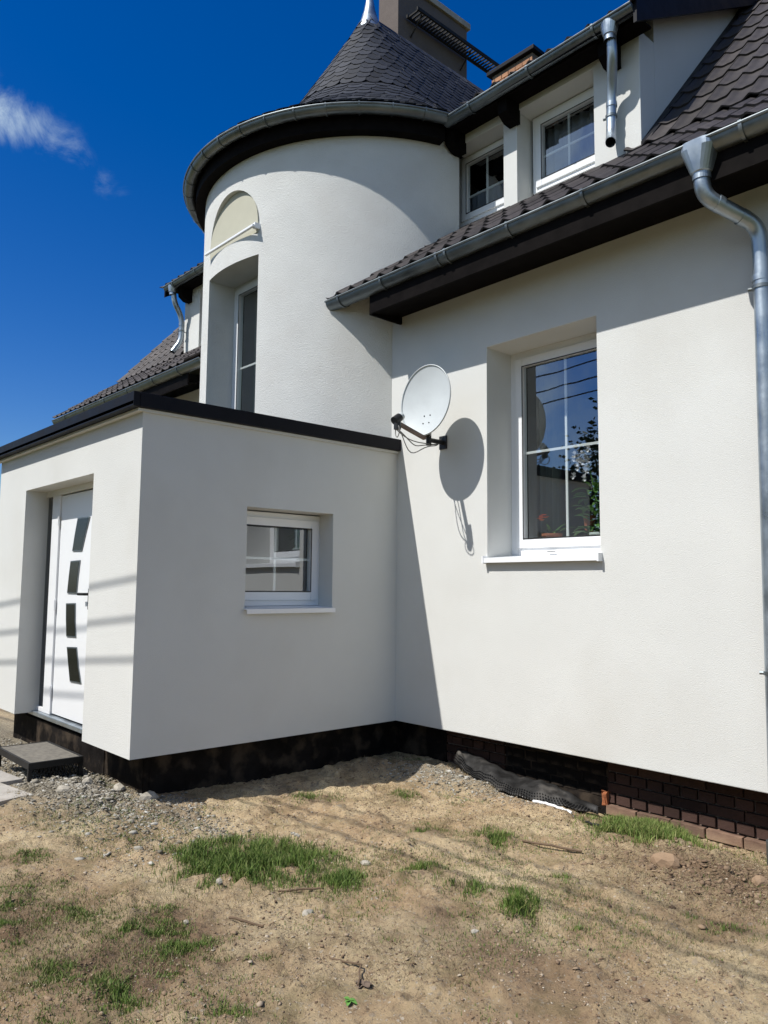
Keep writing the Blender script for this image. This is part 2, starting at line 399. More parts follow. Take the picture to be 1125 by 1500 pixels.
    c = mix(mth('MULTIPLY', mr(noi(150, 3, 0.7), 0.60, 0.68), 0.7), c, (0.09, 0.065, 0.045))
    def grit(scale, lo, amount, c1, c2, c):
        v = N.new('ShaderNodeTexVoronoi'); v.inputs['Scale'].default_value = scale; L.new(tc, v.inputs['Vector'])
        sp = N.new('ShaderNodeSeparateColor'); L.new(v.outputs['Color'], sp.inputs[0])
        m1 = mr(sp.outputs[0], lo, lo + .02); m2 = mr(v.outputs['Distance'], 0.42, 0.30)
        f_ = mth('MULTIPLY', mth('MULTIPLY', m1, m2), amount)
        return mix(f_, c, mix(sp.outputs[1], c1, c2))
    c = grit(55.0, 0.86, 0.9, (0.14, 0.09, 0.055), (0.62, 0.54, 0.42), c)
    c = grit(110.0, 0.80, 0.85, (0.10, 0.07, 0.045), (0.66, 0.58, 0.46), c)
    c = grit(26.0, 0.93, 0.7, (0.16, 0.105, 0.065), (0.50, 0.42, 0.32), c)
    # olive lichen / crushed weeds
    c = mix(mth('MULTIPLY', mr(noi(3.3, 9, 0.72), 0.52, 0.64), 0.5), c, (0.19, 0.16, 0.075))
    c = mix(mth('MULTIPLY', att('soil'), 0.8), c, mix(mr(noi(45, 5, 0.7), 0.4, 0.6), (0.19, 0.115, 0.07), (0.09, 0.06, 0.042)))
    c = mix(mth('MULTIPLY', att('rubble'), 0.85), c, mix(mr(noi(60, 5, 0.7), 0.4, 0.6), (0.30, 0.275, 0.22), (0.10, 0.088, 0.068)))
    c = mix(mth('MULTIPLY', att('added_lawn'), 0.93), c, mix(mr(noi(2.5, 8, 0.7), 0.35, 0.65), (0.055, 0.075, 0.022), (0.10, 0.095, 0.04)))  # dark green on off-frame ground, added so shaded walls get less bounce
    L.new(c, b.inputs['Base Color'])
    bp = N.new('ShaderNodeBump'); bp.inputs['Strength'].default_value = 1.0; bp.inputs['Distance'].default_value = 0.022
    L.new(noi(48, 9, 0.8), bp.inputs['Height']); L.new(bp.outputs[0], b.inputs['Normal'])
    me.materials.append(m)
    o = bpy.data.objects.new('ground', me); COL.objects.link(o); struct(o)
# grass patches: centre and two half-axes on the ground
PATCH = [(1.43,-2.45,0.293,0.341,0.323,-0.206),(2.02,-2.27,0.083,0.097,0.126,-0.102),(2.25,-1.86,0.069,0.079,0.081,-0.082),(2.54,-1.88,0.081,0.094,0.070,-0.077),(2.87,-1.84,0.062,0.071,0.122,-0.156),(2.13,-1.14,0.097,0.113,0.141,-0.170),(2.60,-0.14,0.245,0.243,0.178,-0.301),(2.26,-0.24,0.092,0.108,0.085,-0.132),(0.54,-3.44,0.096,0.112,0.112,-0.034),(0.93,-3.53,0.105,0.122,0.076,-0.024),(1.43,-3.53,0.096,0.111,0.106,-0.038),(1.18,-3.64,0.088,0.101,0.100,-0.031),(1.88,-3.35,0.142,0.163,0.125,-0.057),(2.12,-3.27,0.088,0.101,0.154,-0.080),(1.98,-3.75,0.091,0.105,0.120,-0.042),(2.35,-3.64,0.069,0.078,0.100,-0.043),(1.55,-3.78,0.060,0.069,0.102,-0.031),(3.21,-1.87,0.029,0.033,0.031,-0.046),(1.04,-0.89,0.099,0.117,0.117,-0.111),(0.57,-1.36,0.132,0.156,0.116,-0.088),(0.60,-2.86,0.054,0.064,0.072,-0.031),(2.80,-1.44,0.052,0.061,0.043,-0.061),(3.44,-1.33,0.086,0.100,0.025,-0.050),(2.71,-2.54,0.036,0.041,0.038,-0.035),(2.32,-3.44,0.054,0.062,0.073,-0.036),(2.52,-3.05,0.047,0.054,0.038,-0.026),(2.43,-3.19,0.065,0.075,0.039,-0.024),(1.75,-1.38,0.113,0.132,0.056,-0.056),(-0.16,-2.82,0.061,0.071,0.094,-0.036),(0.21,-2.52,0.075,0.088,0.114,-0.054),(2.74,-2.20,0.085,0.097,0.059,-0.063),(1.92,-3.64,0.076,0.087,0.082,-0.031),(3.64,-1.26,0.084,0.097,0.025,-0.056)]
PATCH = [p if not 8 <= i <= 16 else (p[0], p[1], p[2] * 1.45, p[3] * 1.45, p[4] * 1.35, p[5] * 1.35) for i, p in enumerate(PATCH)] + [(1.35,-3.8,.22,.2,.12,-.05),(2.15,-3.55,.14,.14,.14,-.06),(1.75,-3.15,.10,.10,.12,-.06),(2.35,-3.85,.1,.1,.1,-.04),(2.75,-3.4,.08,.08,.06,-.05)]
DENS = [1.05, .8, .8, .7, 1.0, .5, 1.35, .45, .5, .45, .6, .55, .7, .7, .65, .7, .6, .35, .3, .3, .2, .4, .2, .25, .3, .15, .2, .2, .4, .3, .15, .3, .2, .55, .6, .35, .5, .25]
build_ground()

# ---------------------------------------------------------------- house
X0, ZB, ZT = -0.09, 0.366, 4.24          # left end of the front wall at the tower, underside and top of the render
XR, XL = 4.27, -7.70
TX, TY, TR = -1.745, 1.085, 1.985
PD = 2.566                                # porch projection
house = thing('house', 'white rendered house with round slate-capped tower, entrance porch and brown tiled roof', 'house', (-1.717, 3.0, 0))

def wall_panel(mb, fn, u0, u1, z0, z1, th, holes, edge=0.0):
    """closed wall slab, fn(u, z, d) -> xyz, holes (ua, ub, za, zb)"""
    us = sorted({u0, u1} | {h[0] for h in holes} | {h[1] for h in holes}); us = [u for u in us if u0 <= u <= u1]
    zs = sorted({z0, z1} | {h[2] for h in holes} | {h[3] for h in holes}); zs = [z for z in zs if z0 <= z <= z1]
    def solid(a, b):
        if a < 0 or b < 0 or a >= len(us) - 1 or b >= len(zs) - 1: return False
        u = (us[a] + us[a + 1]) / 2; z = (zs[b] + zs[b + 1]) / 2
        return not any(h[0] < u < h[1] and h[2] < z < h[3] for h in holes)
    for a in range(len(us) - 1):
        for b in range(len(zs) - 1):
            if not solid(a, b): continue
            ua, ub, za, zb = us[a], us[a + 1], zs[b], zs[b + 1]
            mb.quad(fn(ua, za, 0), fn(ub, za, 0), fn(ub, zb, 0), fn(ua, zb, 0))
            mb.quad(fn(ua, za, th), fn(ua, zb, th), fn(ub, zb, th), fn(ub, za, th))
            if not solid(a - 1, b): mb.quad(fn(ua, za, 0), fn(ua, zb, 0), fn(ua, zb, th), fn(ua, za, th))
            if not solid(a + 1, b): mb.quad(fn(ub, za, 0), fn(ub, za, th), fn(ub, zb, th), fn(ub, zb, 0))
            if not solid(a, b - 1): mb.quad(fn(ua, za, 0), fn(ua, za, th), fn(ub, za, th), fn(ub, za, 0))
            if not solid(a, b + 1): mb.quad(fn(ua, zb, 0), fn(ub, zb, 0), fn(ub, zb, th), fn(ua, zb, th))
f_main = lambda u, z, d: (u, d, z)
f_porch = lambda u, z, d: (u, -PD + d, z)
f_side = lambda u, z, d: (-d, u, z)

WIN = (1.117, 2.195, 1.85, 3.661)
mb = MB(); wall_panel(mb, f_main, X0, XR, ZB, ZT, 0.42, [WIN]); mb.build('wall', PLASTER, house, bevel=0.006)
mb = MB(); wall_panel(mb, f_main, XL, -3.35, ZB, ZT, 0.42, []); mb.build('wall', PLASTER, house, bevel=0.006)

# roof profile (front slope, kicked at the eave) and gables
RP = [(-0.43, 4.43), (0.60, 5.19), (4.5, 9.52)]
def roof_z(y):
    if y < 0.6: return 4.43 + (y + 0.43) * (0.76 / 1.03)
    return 5.19 + (y - 0.6) * (4.33 / 3.9)
for xx in (XR, XL + 0.3):
    mb = MB(); pts = [(0.42, 0.0), (8.58, 0.0), (8.58, 4.3), (4.5, 9.2), (0.60, 4.95), (0.42, 4.75)]
    mb.prism(pts, xx - 0.3, xx, lambda u, w, d: (d, u, w)); mb.build('gable_wall', PLASTER, house)
mb = MB(); wall_panel(mb, lambda u, z, d: (u, 8.58 + d, z), XL, XR, 0.0, 4.6, 0.42, []); mb.build('back_wall', PLASTER, house)
MB().box(XL + .3, XR - .3, 0.43, 8.57, 0.30, 0.36).build('floor_slab', CONCRETE, house)
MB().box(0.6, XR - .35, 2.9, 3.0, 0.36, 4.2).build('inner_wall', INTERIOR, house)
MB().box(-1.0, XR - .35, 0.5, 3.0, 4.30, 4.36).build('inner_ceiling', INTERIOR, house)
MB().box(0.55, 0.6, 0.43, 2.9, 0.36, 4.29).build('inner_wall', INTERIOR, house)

# roof decking under the tiles (dark), front and back
def deck(name, prof, x0, x1, th=0.10):
    mb = MB(); pts = list(prof) + [(y, z - th) for y, z in reversed(prof)]
    mb.prism(pts, x0, x1, lambda u, w, d: (d, u, w)); return mb.build(name, WOODDARK, house)
TCUT_R, TCUT_L = 0.25, -3.75
roof = deck('roof', [(y, z - 0.035) for y, z in ((2.9, roof_z(2.9)), (4.5, 9.52))], XL - .3, XR + .3)
deck('roof_deck', [(y, roof_z(y) - 0.035) for y in (-0.40, 0.60)], -0.41, XR + .3)
deck('roof_deck', [(y, roof_z(y) - 0.035) for y in (-0.40, 0.60)], XL - .3, -3.42)
deck('roof_deck', [(y, roof_z(y) - 0.035) for y in (0.60, 2.9)], 2.27, XR + .3)
deck('roof_deck', [(y, roof_z(y) - 0.035) for y in (0.60, 2.9)], XL - .3, -5.72)
deck('roof_deck', [(4.5, 9.485), (9.3, 4.2)], XL - .3, XR + .3)

# boxed eave: fascia and soffit
def eaves(x0, x1, xw0):
    MB().box(x0, x1, -0.425, -0.40, 4.13, 4.40).build('fascia', WOODDARK, house)
    mb = MB()
    y = -0.398
    k = 0
    while y < -0.002:
        y2 = min(y + 0.098, -0.001)
        z = 4.15 + (y + 0.398) * 0.16
        mb.box(xw0, x1, y, y2 - 0.006, z, z + 0.02); y = y + 0.098; k += 1
    mb.build('soffit', SOFFIT, house)
eaves(0.06, XR + .28, 0.06)
eaves(XL - .28, -3.45, -3.45)
mb = MB(); mb.prism([(-0.40, 4.13), (-0.003, 4.13), (-0.003, 4.55), (-0.40, 4.38)], 0.03, 0.058, lambda u, w, d: (d, u, w)); mb.build('soffit_end', WOODDARK, house)

# gutters ---------------------------------------------------------------
def half_round(mb, path, normals, r, seg=10, th=0.004):
    """path of centre points, outward horizontal normals; open-top half round with rolled bead on the outer lip"""
    n0 = len(mb.v); K = 2 * (seg + 1)
    for p, n in zip(path, normals):
        p = Vector(p); n = Vector(n)
        for rr in (r, r - th):
            for j in range(seg + 1):
                t = PI * j / seg
                mb.v.append(tuple(p + n * math.cos(t) * rr - Vector((0, 0, 1)) * math.sin(t) * rr))
    for i in range(len(path) - 1):
        a = n0 + i * K; b = a + K
        for j in range(seg):
            mb.f.append((a + j, a + j + 1, b + j + 1, b + j))
            mb.f.append((a + seg + 1 + j, b + seg + 1 + j, b + seg + 2 + j, a + seg + 2 + j))
        mb.f.append((a, b, b + seg + 1, a + seg + 1)); mb.f.append((a + seg, a + 2 * seg + 1, b + 2 * seg + 1, b + seg))
    for e in (0, len(path) - 1):
        a = n0 + e * K; mb.f.append(tuple(a + j for j in range(seg + 1)))
    bead = [tuple(Vector(p) + Vector(n) * (r + 0.004)) for p, n in zip(path, normals)]
    mb.tube(bead, 0.010, 8)
def gutter_bracket(gut, p, n, r, w=0.022):
    mb = MB(); p = Vector(p); n = Vector(n); t = Vector((-n.y, n.x, 0)); rr = r + 0.006; seg = 12
    pr = [p + n * math.cos(PI * j / seg) * rr - Vector((0, 0, 1)) * math.sin(PI * j / seg) * rr for j in range(seg + 1)]
    pr = [pr[0] + Vector((0, 0, 0.014))] + pr
    for a, b in zip(pr, pr[1:]):
        o = (a - p).normalized() * 0.004; o2 = (b - p).normalized() * 0.004
        mb.quad(a - t * w / 2 + o, a + t * w / 2 + o, b + t * w / 2 + o2, b - t * w / 2 + o2)
        mb.quad(a - t * w / 2, a - t * w / 2 + o, b - t * w / 2 + o2, b - t * w / 2)
        mb.quad(a + t * w / 2, a + t * w / 2 + o, b + t * w / 2 + o2, b + t * w / 2)
    mb.build('bracket', ZINC, gut, smooth=True, recalc=False)
def straight_gutter(x0, x1, y, z, r, bx, drop=0.0):
    mb = MB(); n = 12
    path = [(x0 + (x1 - x0) * i / n, y, z + drop * i / n) for i in range(n + 1)]
    half_round(mb, path, [(0, -1, 0)] * (n + 1), r)
    g = mb.build('gutter', ZINC, house, smooth=True)
    for x in bx:
        gutter_bracket(g, (x, y, z + drop * (x - x0) / (x1 - x0)), (0, -1, 0), r)
    return g
GR = 0.078
straight_gutter(-0.50, XR + .36, -0.435, 4.375, GR, [-0.31, 0.30, 1.0, 1.10, 1.75, 2.42, 3.52, 4.2])
gl = straight_gutter(XL - .36, -3.0, -0.435, 4.36, GR, [-7.5, -6.7, -5.9, -5.1, -4.3, -3.6])
# dormer gutters
DGY, DGZ, DGR = 0.385, 6.265, 0.062
straight_gutter(0.28, 2.36, DGY, DGZ, DGR, [0.62, 1.32, 2.0], 0.03)
straight_gutter(-5.80, -3.78, DGY, DGZ + .02, DGR, [-5.5, -4.8, -4.1], -0.02)

# tower ---------------------------------------------------------------
def tower_wall():
    ang = [a for a in np.linspace(-168, -12.2, 100)]
    A = [math.radians(a) for a in ang]
    # cut columns exactly at window edges and evenly across the opening
    WX0, WX1 = -2.20, -1.225; WZ = 5.0; xc = (WX0 + WX1) / 2; hr = (WX1 - WX0) / 2
    def ang_of(x): return -math.acos((x - TX) / TR)
    edge = [ang_of(x) for x in np.concatenate([[WX0], xc + hr * np.sin(np.linspace(-PI / 2, PI / 2, 25))[1:-1], [WX1]])]
    A = sorted([a for a in A if not (edge[0] - 0.02 < a < edge[-1] + 0.02)] + edge)
    z0, z1 = 2.85, 6.16
    mb = MB(); P = lambda a, z, r=TR: (TX + r * math.cos(a), TY + r * math.sin(a), z)
    NZ = 5.235; ARC = 5.335
    def top(x): return ARC + math.sqrt(max(0, hr * hr - (x - xc) ** 2))
    yb = -0.52; yn = -0.838
    for a, b in zip(A, A[1:]):
        xa, xb = TX + TR * math.cos(a), TX + TR * math.cos(b); xm = (xa + xb) / 2
        if math.sin((a + b) / 2) < 0 and WX0 < xm < WX1:
            mb.quad(P(a, z0), P(b, z0), P(b, z0 + 0.1), P(a, z0 + 0.1))
            mb.quad(P(a, WZ), P(b, WZ), P(b, NZ), P(a, NZ))
            ta, tb = top(xa), top(xb)
            if xa <= WX0 + 1e-4: ta = ARC
            if xb >= WX1 - 1e-4: tb = ARC
            mb.quad(P(a, ta), P(b, tb), P(b, z1), P(a, z1))
            # lintel soffit, ledge of the niche, arch soffit of the niche
            mb.quad(P(a, WZ), P(b, WZ), (xb, yb, WZ), (xa, yb, WZ))
            mb.quad(P(a, NZ), P(b, NZ), (xb, yn, NZ), (xa, yn, NZ))
            mb.quad(P(a, ta), P(b, tb), (xb, yn, tb), (xa, yn, ta))
        else:
            n = 1
            mb.quad(P(a, z0), P(b, z0), P(b, z1), P(a, z1))
    for x in (WX0, WX1):
        a = ang_of(x)
        mb.quad(P(a, z0 + 0.1), P(a, WZ), (x, yb, WZ), (x, yb, z0 + 0.1))
        mb.quad(P(a, NZ), P(a, ARC), (x, yn, ARC), (x, yn, NZ))
    # T-junction columns at the window edges are shared vertices of full-height neighbours: fine for flat shading
    o = mb.build('tower_wall', PLASTER_COARSE, house, smooth=True, angle=30, recalc=False)
    # niche back panel
    pts = [(WX0 + .001, NZ + .001), (WX1 - .001, NZ + .001)] + [(xc + (hr - .001) * math.cos(t), ARC + (hr - .001) * math.sin(t)) for t in np.linspace(0, PI, 22)]
    MB().prism(pts, yn - 0.012, yn + 0.02, lambda u, w, d: (u, d, w)).build('niche_panel', NICHE, house)
    mb = MB(); mb.box(WX0 + 0.005, WX1 + 0.02, -0.925, -0.895, 5.266, 5.290); mb.build('niche_rail', PVC, house, bevel=0.004)
    mb = MB(); mb.box(WX1 - 0.03, WX1 + 0.015, -0.893, -0.82, 5.262, 5.32); mb.build('rail_end_bracket', PVC, house, bevel=0.004)
    # interior lining so that the tower is dark inside
    return WX0, WX1
WX0, WX1 = tower_wall()
mb = MB()
n = 28
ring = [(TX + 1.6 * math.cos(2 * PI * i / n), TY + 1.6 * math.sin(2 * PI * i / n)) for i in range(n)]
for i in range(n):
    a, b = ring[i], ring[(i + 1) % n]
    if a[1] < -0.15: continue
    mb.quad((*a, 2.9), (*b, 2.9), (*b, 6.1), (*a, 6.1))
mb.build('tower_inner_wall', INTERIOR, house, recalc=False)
mb = MB(); mb.quad(*[(x, y, 6.165) for x, y in [(TX + 2.06 * math.cos(2 * PI * i / 48), TY + 2.06 * math.sin(2 * PI * i / 48)) for i in range(48)]])
tower_ceiling = mb.build('tower_soffit', SOFFIT, house)
mb = MB()
na = 72; A = [math.radians(a) for a in np.linspace(-195, -19, na)]
for a, b in zip(A, A[1:]):
    P = lambda r, t, z: (TX + r * math.cos(t), TY + r * math.sin(t), z)
    mb.quad(P(2.10, a, 6.10), P(2.10, b, 6.10), P(2.10, b, 6.27), P(2.10, a, 6.27))
    mb.quad(P(1.93, a, 6.10), P(2.10, a, 6.10), P(2.10, b, 6.10), P(1.93, b, 6.10))
mb.build('tower_fascia', WOODDARK, house, smooth=True)
# ring gutter
A = [math.radians(a) for a in np.linspace(-200, -19.5, 90)]
mb = MB(); half_round(mb, [(TX + 2.175 * math.cos(a), TY + 2.175 * math.sin(a), 6.285) for a in A], [(math.cos(a), math.sin(a), 0) for a in A], 0.066)
tg = mb.build('tower_gutter', ZINC, house, smooth=True)
for a in np.radians(np.arange(-196, -20, 8.5)):
    gutter_bracket(tg, (TX + 2.175 * math.cos(a), TY + 2.175 * math.sin(a), 6.285), (math.cos(a), math.sin(a), 0), 0.066, 0.014)

# tower roof profile: radius -> height
CP = [(2.20, 6.33), (1.75, 6.62), (1.30, 7.00), (1.0, 7.33), (0.5, 8.15), (0.06, 8.90)]
def cone_at(s):
    """point on the profile at arc length s from the eave: r, z, slope direction"""
    for (r0, z0), (r1, z1) in zip(CP, CP[1:]):
        l = math.hypot(r1 - r0, z1 - z0)
        if s <= l or (r1, z1) == CP[-1]:
            t = s / l; return r0 + (r1 - r0) * t, z0 + (z1 - z0) * t, (r1 - r0) / l, (z1 - z0) / l
        s -= l
CONELEN = sum(math.hypot(a[0] - b[0], a[1] - b[1]) for a, b in zip(CP, CP[1:]))
mb = MB(); A = [math.radians(a) for a in np.linspace(-180, 0, 49)]
for (r0, z0), (r1, z1) in zip(CP, CP[1:]):
    for a, b in zip(A, A[1:]):
        P = lambda r, t, z: (TX + r * math.cos(t), TY + r * math.sin(t), z - 0.02)
        mb.quad(P(r0, a, z0), P(r0, b, z0), P(r1, b, z1), P(r1, a, z1))
    for sx in (-1, 1):
        mb.quad((TX + sx * r0, TY, z0 - .02), (TX + sx * r0, 4.1, z0 - .02), (TX + sx * r1, 4.1, z1 - .02), (TX + sx * r1, TY, z1 - .02))
tower_roof = mb.build('tower_roof', SLATE, house, recalc=False)
def slate_mesh(w, h):
    mb = MB(); k = 5
    pts = [(-w / 2, h), (-w / 2, h * 0.28), (-w * 0.28, h * 0.02), (0, -h * 0.03), (w * 0.28, h * 0.02), (w / 2, h * 0.28), (w / 2, h)]
    mb.prism(pts, 0.0, 0.009, lambda u, v, d: (u, v, d))
    return mb.mesh('slate', SLATE)
EXP = 0.115; slates = []
row = 0; s = -0.02
while s < CONELEN - 0.15:
    r, z, dr, dz = cone_at(max(0, s)); 
    rh, zh, _, _ = cone_at(min(CONELEN - .01, s + EXP * 1.4))
    circ = PI * r; nn = max(4, int(round(circ / 0.165))); w = circ / nn * 0.97
    for i in range(nn):
        a = -PI + PI * (i + (0.5 if row % 2 else 0.0) + random.uniform(-.06, .06)) / nn
        if a > 0: continue
        slates.append(('c', s, a, w))
    if True:
        y = TY + (0.08 if row % 2 else 0.0)
        while y < 3.9:
            slates.append(('r', s, y, 0.16)); y += 0.165
    s += EXP; row += 1
cam_p = Vector((5.3455, -4.9989, 1.6))
pool = {}
def slate_matrix(kind, s, q):
    r, z, dr, dz = cone_at(max(0, s))
    if kind == 'c': out = Vector((math.cos(q), math.sin(q), 0)); p = Vector((TX, TY, 0)) + out * r
    else: out = Vector((1, 0, 0)); p = Vector((TX + r, q, 0))
    p.z = z + 0.012
    up = (out * dr + Vector((0, 0, dz))).normalized(); nrm = (out * dz - Vector((0, 0, dr))).normalized()
    up = (up - nrm * 0.055).normalized(); side = up.cross(nrm).normalized(); nrm = side.cross(up)
    jit = random.uniform(-0.012, 0.012)
    up2 = (up + side * random.uniform(-0.03, 0.03)).normalized(); side = up2.cross(nrm).normalized()
    M = Matrix((side, up2, nrm)).transposed().to_4x4(); M.translation = p + nrm * random.uniform(0, 0.004) + up * jit
    return M, nrm, p
sl = []
for kind, s, q, w in slates:
    M, nrm, p = slate_matrix(kind, s, q)
    v = cam_p - p; f = nrm.dot(v.normalized())
    sl.append((f * w / v.length ** 2 if f > 0 else -1 + f, M, w))
sl.sort(key=lambda t: -t[0])
rest = MB()
for i, (f, M, w) in enumerate(sl):
    key = round(w, 2)
    if key not in pool: pool[key] = slate_mesh(key, EXP * 1.55)
    if i < 300: link('slate', pool[key], tower_roof, M)
    else:
        me = pool[key]; n0 = len(rest.v)
        rest.v += [tuple(M @ v.co) for v in me.vertices]; rest.f += [tuple(n0 + j for j in pl.vertices) for pl in me.polygons]
o = rest.build('slate_rest', SLATE, tower_roof, recalc=False, weld=False); o['kind'] = 'stuff'; o.name = 'slate_covering'
# zinc finial
mb = MB(); prof = [(0.20, 8.60), (0.185, 8.72), (0.12, 8.86), (0.075, 9.02), (0.05, 9.16), (0.02, 9.32), (0.004, 9.42)]
mb.tube([(TX, TY, z) for r, z in prof], [r for r, z in prof], 20); mb.build('finial', ZINC_NEW, tower_roof, smooth=True)

# porch ---------------------------------------------------------------
PX = -3.40
DOOR = (-2.555, -0.879, ZB - 0.001, 2.502)
mb = MB(); ZP = 2.90
wall_panel(mb, f_porch, PX, 0.0, ZB, ZP, 0.30, [(DOOR[0], DOOR[1], ZB - 1, DOOR[3])]); mb.build('porch_wall', PLASTER, house)
PW = (-1.655, -0.768, 1.405, 2.236)
mb = MB(); wall_panel(mb, f_side, -PD + 0.30, 0.002, ZB, ZP, 0.30, [PW]); mb.build('porch_wall', PLASTER, house)
mb = MB(); wall_panel(mb, lambda u, z, d: (PX + d, u, z), -PD + 0.301, 0.0, ZB, ZP, 0.30, []); mb.build('porch_wall', PLASTER, house)
MB().box(PX - .05, 0.05, -PD - .10, 0.9, 2.905, 2.93).build('porch_roof', TRIMDARK, house)
MB().box(-3.1, -0.30, -2.26, 0.4, 0.30, 0.37).build('porch_floor', CONCRETE, house)
mb = MB()                                                    # dark sheet-metal cap round the flat roof
mb.box(PX - .08, 0.055, -PD - .10, -PD - .05, 2.89, 3.0); mb.build('roof_edge_cap', TRIMDARK, house, bevel=0.006)
MB().box(0.002, 0.055, -PD - .049, -0.001, 2.89, 3.0).build('roof_edge_cap', TRIMDARK, house, bevel=0.006)
MB().box(PX - .08, PX - .03, -PD - .049, -0.001, 2.89, 3.0).build('roof_edge_cap', TRIMDARK, house, bevel=0.006)
MB().box(PX - .05, 0.02, -PD - .047, -PD - .003, 2.868, 2.888).build('drip_trim', PLASTER, house)
MB().box(0.003, 0.022, -PD - .003, -0.001, 2.866, 2.888).build('drip_trim', PLASTER, house)

# plinths ---------------------------------------------------------------
MB().box(PX + .2, -0.2, -PD + .2, -PD + .29, -0.5, 0.30).build('plinth', BITUMEN, house)
MB().box(PX + .2, -0.2, -PD + .291, -PD + .33, 0.18, 0.364).build('plinth', BITUMEN, house)
MB().box(-0.29, -0.197, -PD + .203, 0.2, -0.5, 0.364).build('plinth', BITUMEN, house)
MB().box(-0.86, -0.2, -PD + .198, -PD + .25, -0.5, 0.362).build('plinth', BITUMEN, house)
# concrete haunch under the door
mb = MB(); mb.box(-2.56, -0.90, -PD + .193, -PD + .24, -0.5, 0.305); mb.build('door_foundation', CONCRETE if False else BITUMEN, house)
pl = MB().box(X0, XR, 0.225, 0.34, -0.6, 0.364).build('plinth', MORTAR, house)
MB().box(-0.196, 0.46, 0.198, 0.224, -0.6, 0.362).build('bitumen_coat', BITUMEN, pl)
MB().box(1.13, 2.095, 0.212, 0.224, -0.6, 0.362).build('bitumen_coat', BITUMEN, pl)
def brick_mesh(w, h, d, m, seed):
    rr = random.Random(seed); mb = MB(); mb.box(-w / 2, w / 2, 0, d, -h / 2, h / 2)
    me = mb.mesh('brick', m, bevel=0.004)
    for v in me.vertices: v.co += Vector([rr.uniform(-.0015, .0015) for _ in range(3)])
    return me
course = 0.077; bp_ = {}
def lay(x0, x1, z0, ncourse, y, m, parent, dep=0.03, start=0, pale_rows=(), skip=lambda x, z: False):
    for k in range(ncourse):
        z = z0 + course * (k + 0.5); header = (k + start) % 2 == 0
        w = 0.125 if header else 0.25; x = x0 - (0.06 if header else 0.0)
        while x < x1 - 0.02:
            a, b = max(x, x0), min(x + w, x1)
            if b - a > 0.03 and not skip((a + b) / 2, z):
                mm = BRICK_PALE if k in pale_rows else m
                key = (round(b - a, 2), mm.name, random.randrange(3))
                if key not in bp_: bp_[key] = brick_mesh(key[0] - 0.011, course - 0.012, dep, mm, (len(bp_) * 7) & 255)
                o = link('brick', bp_[key], parent, Matrix.Translation(((a + b) / 2, y + random.uniform(-.003, .003), z + random.uniform(-.001, .001))))
            x += w
lay(0.46, 1.13, 0.055, 4, 0.198, BRICK, pl)
lay(2.095, XR, -0.055, 5, 0.198, BRICK, pl, start=1)
lay(2.095, XR, -0.132, 2, 0.165, BRICK_PALE, pl, dep=0.06, start=0)
lay(1.14, 2.09, 0.055, 4, 0.206, BITUMEN, pl, dep=0.018)
mb = MB(); mb.box(-.02, .02, 0, .05, -.05, .05); me = mb.mesh('brick', BRICK_ORANGE, bevel=0.008)
for v in me.vertices: v.co += Vector([random.uniform(-.012, .012) for _ in range(3)])
link('brick', me, pl, Matrix.Translation((2.085, 0.165, 0.055)))
# block joints of the porch base: a few recessed strips read as dark block courses
for zz in (0.10,):
    mb = MB(); mb.box(-0.196, -0.190, -PD + .25, 0.1, zz, zz + 0.24)
    mb.build('bitumen_coat', BITUMEN, house)

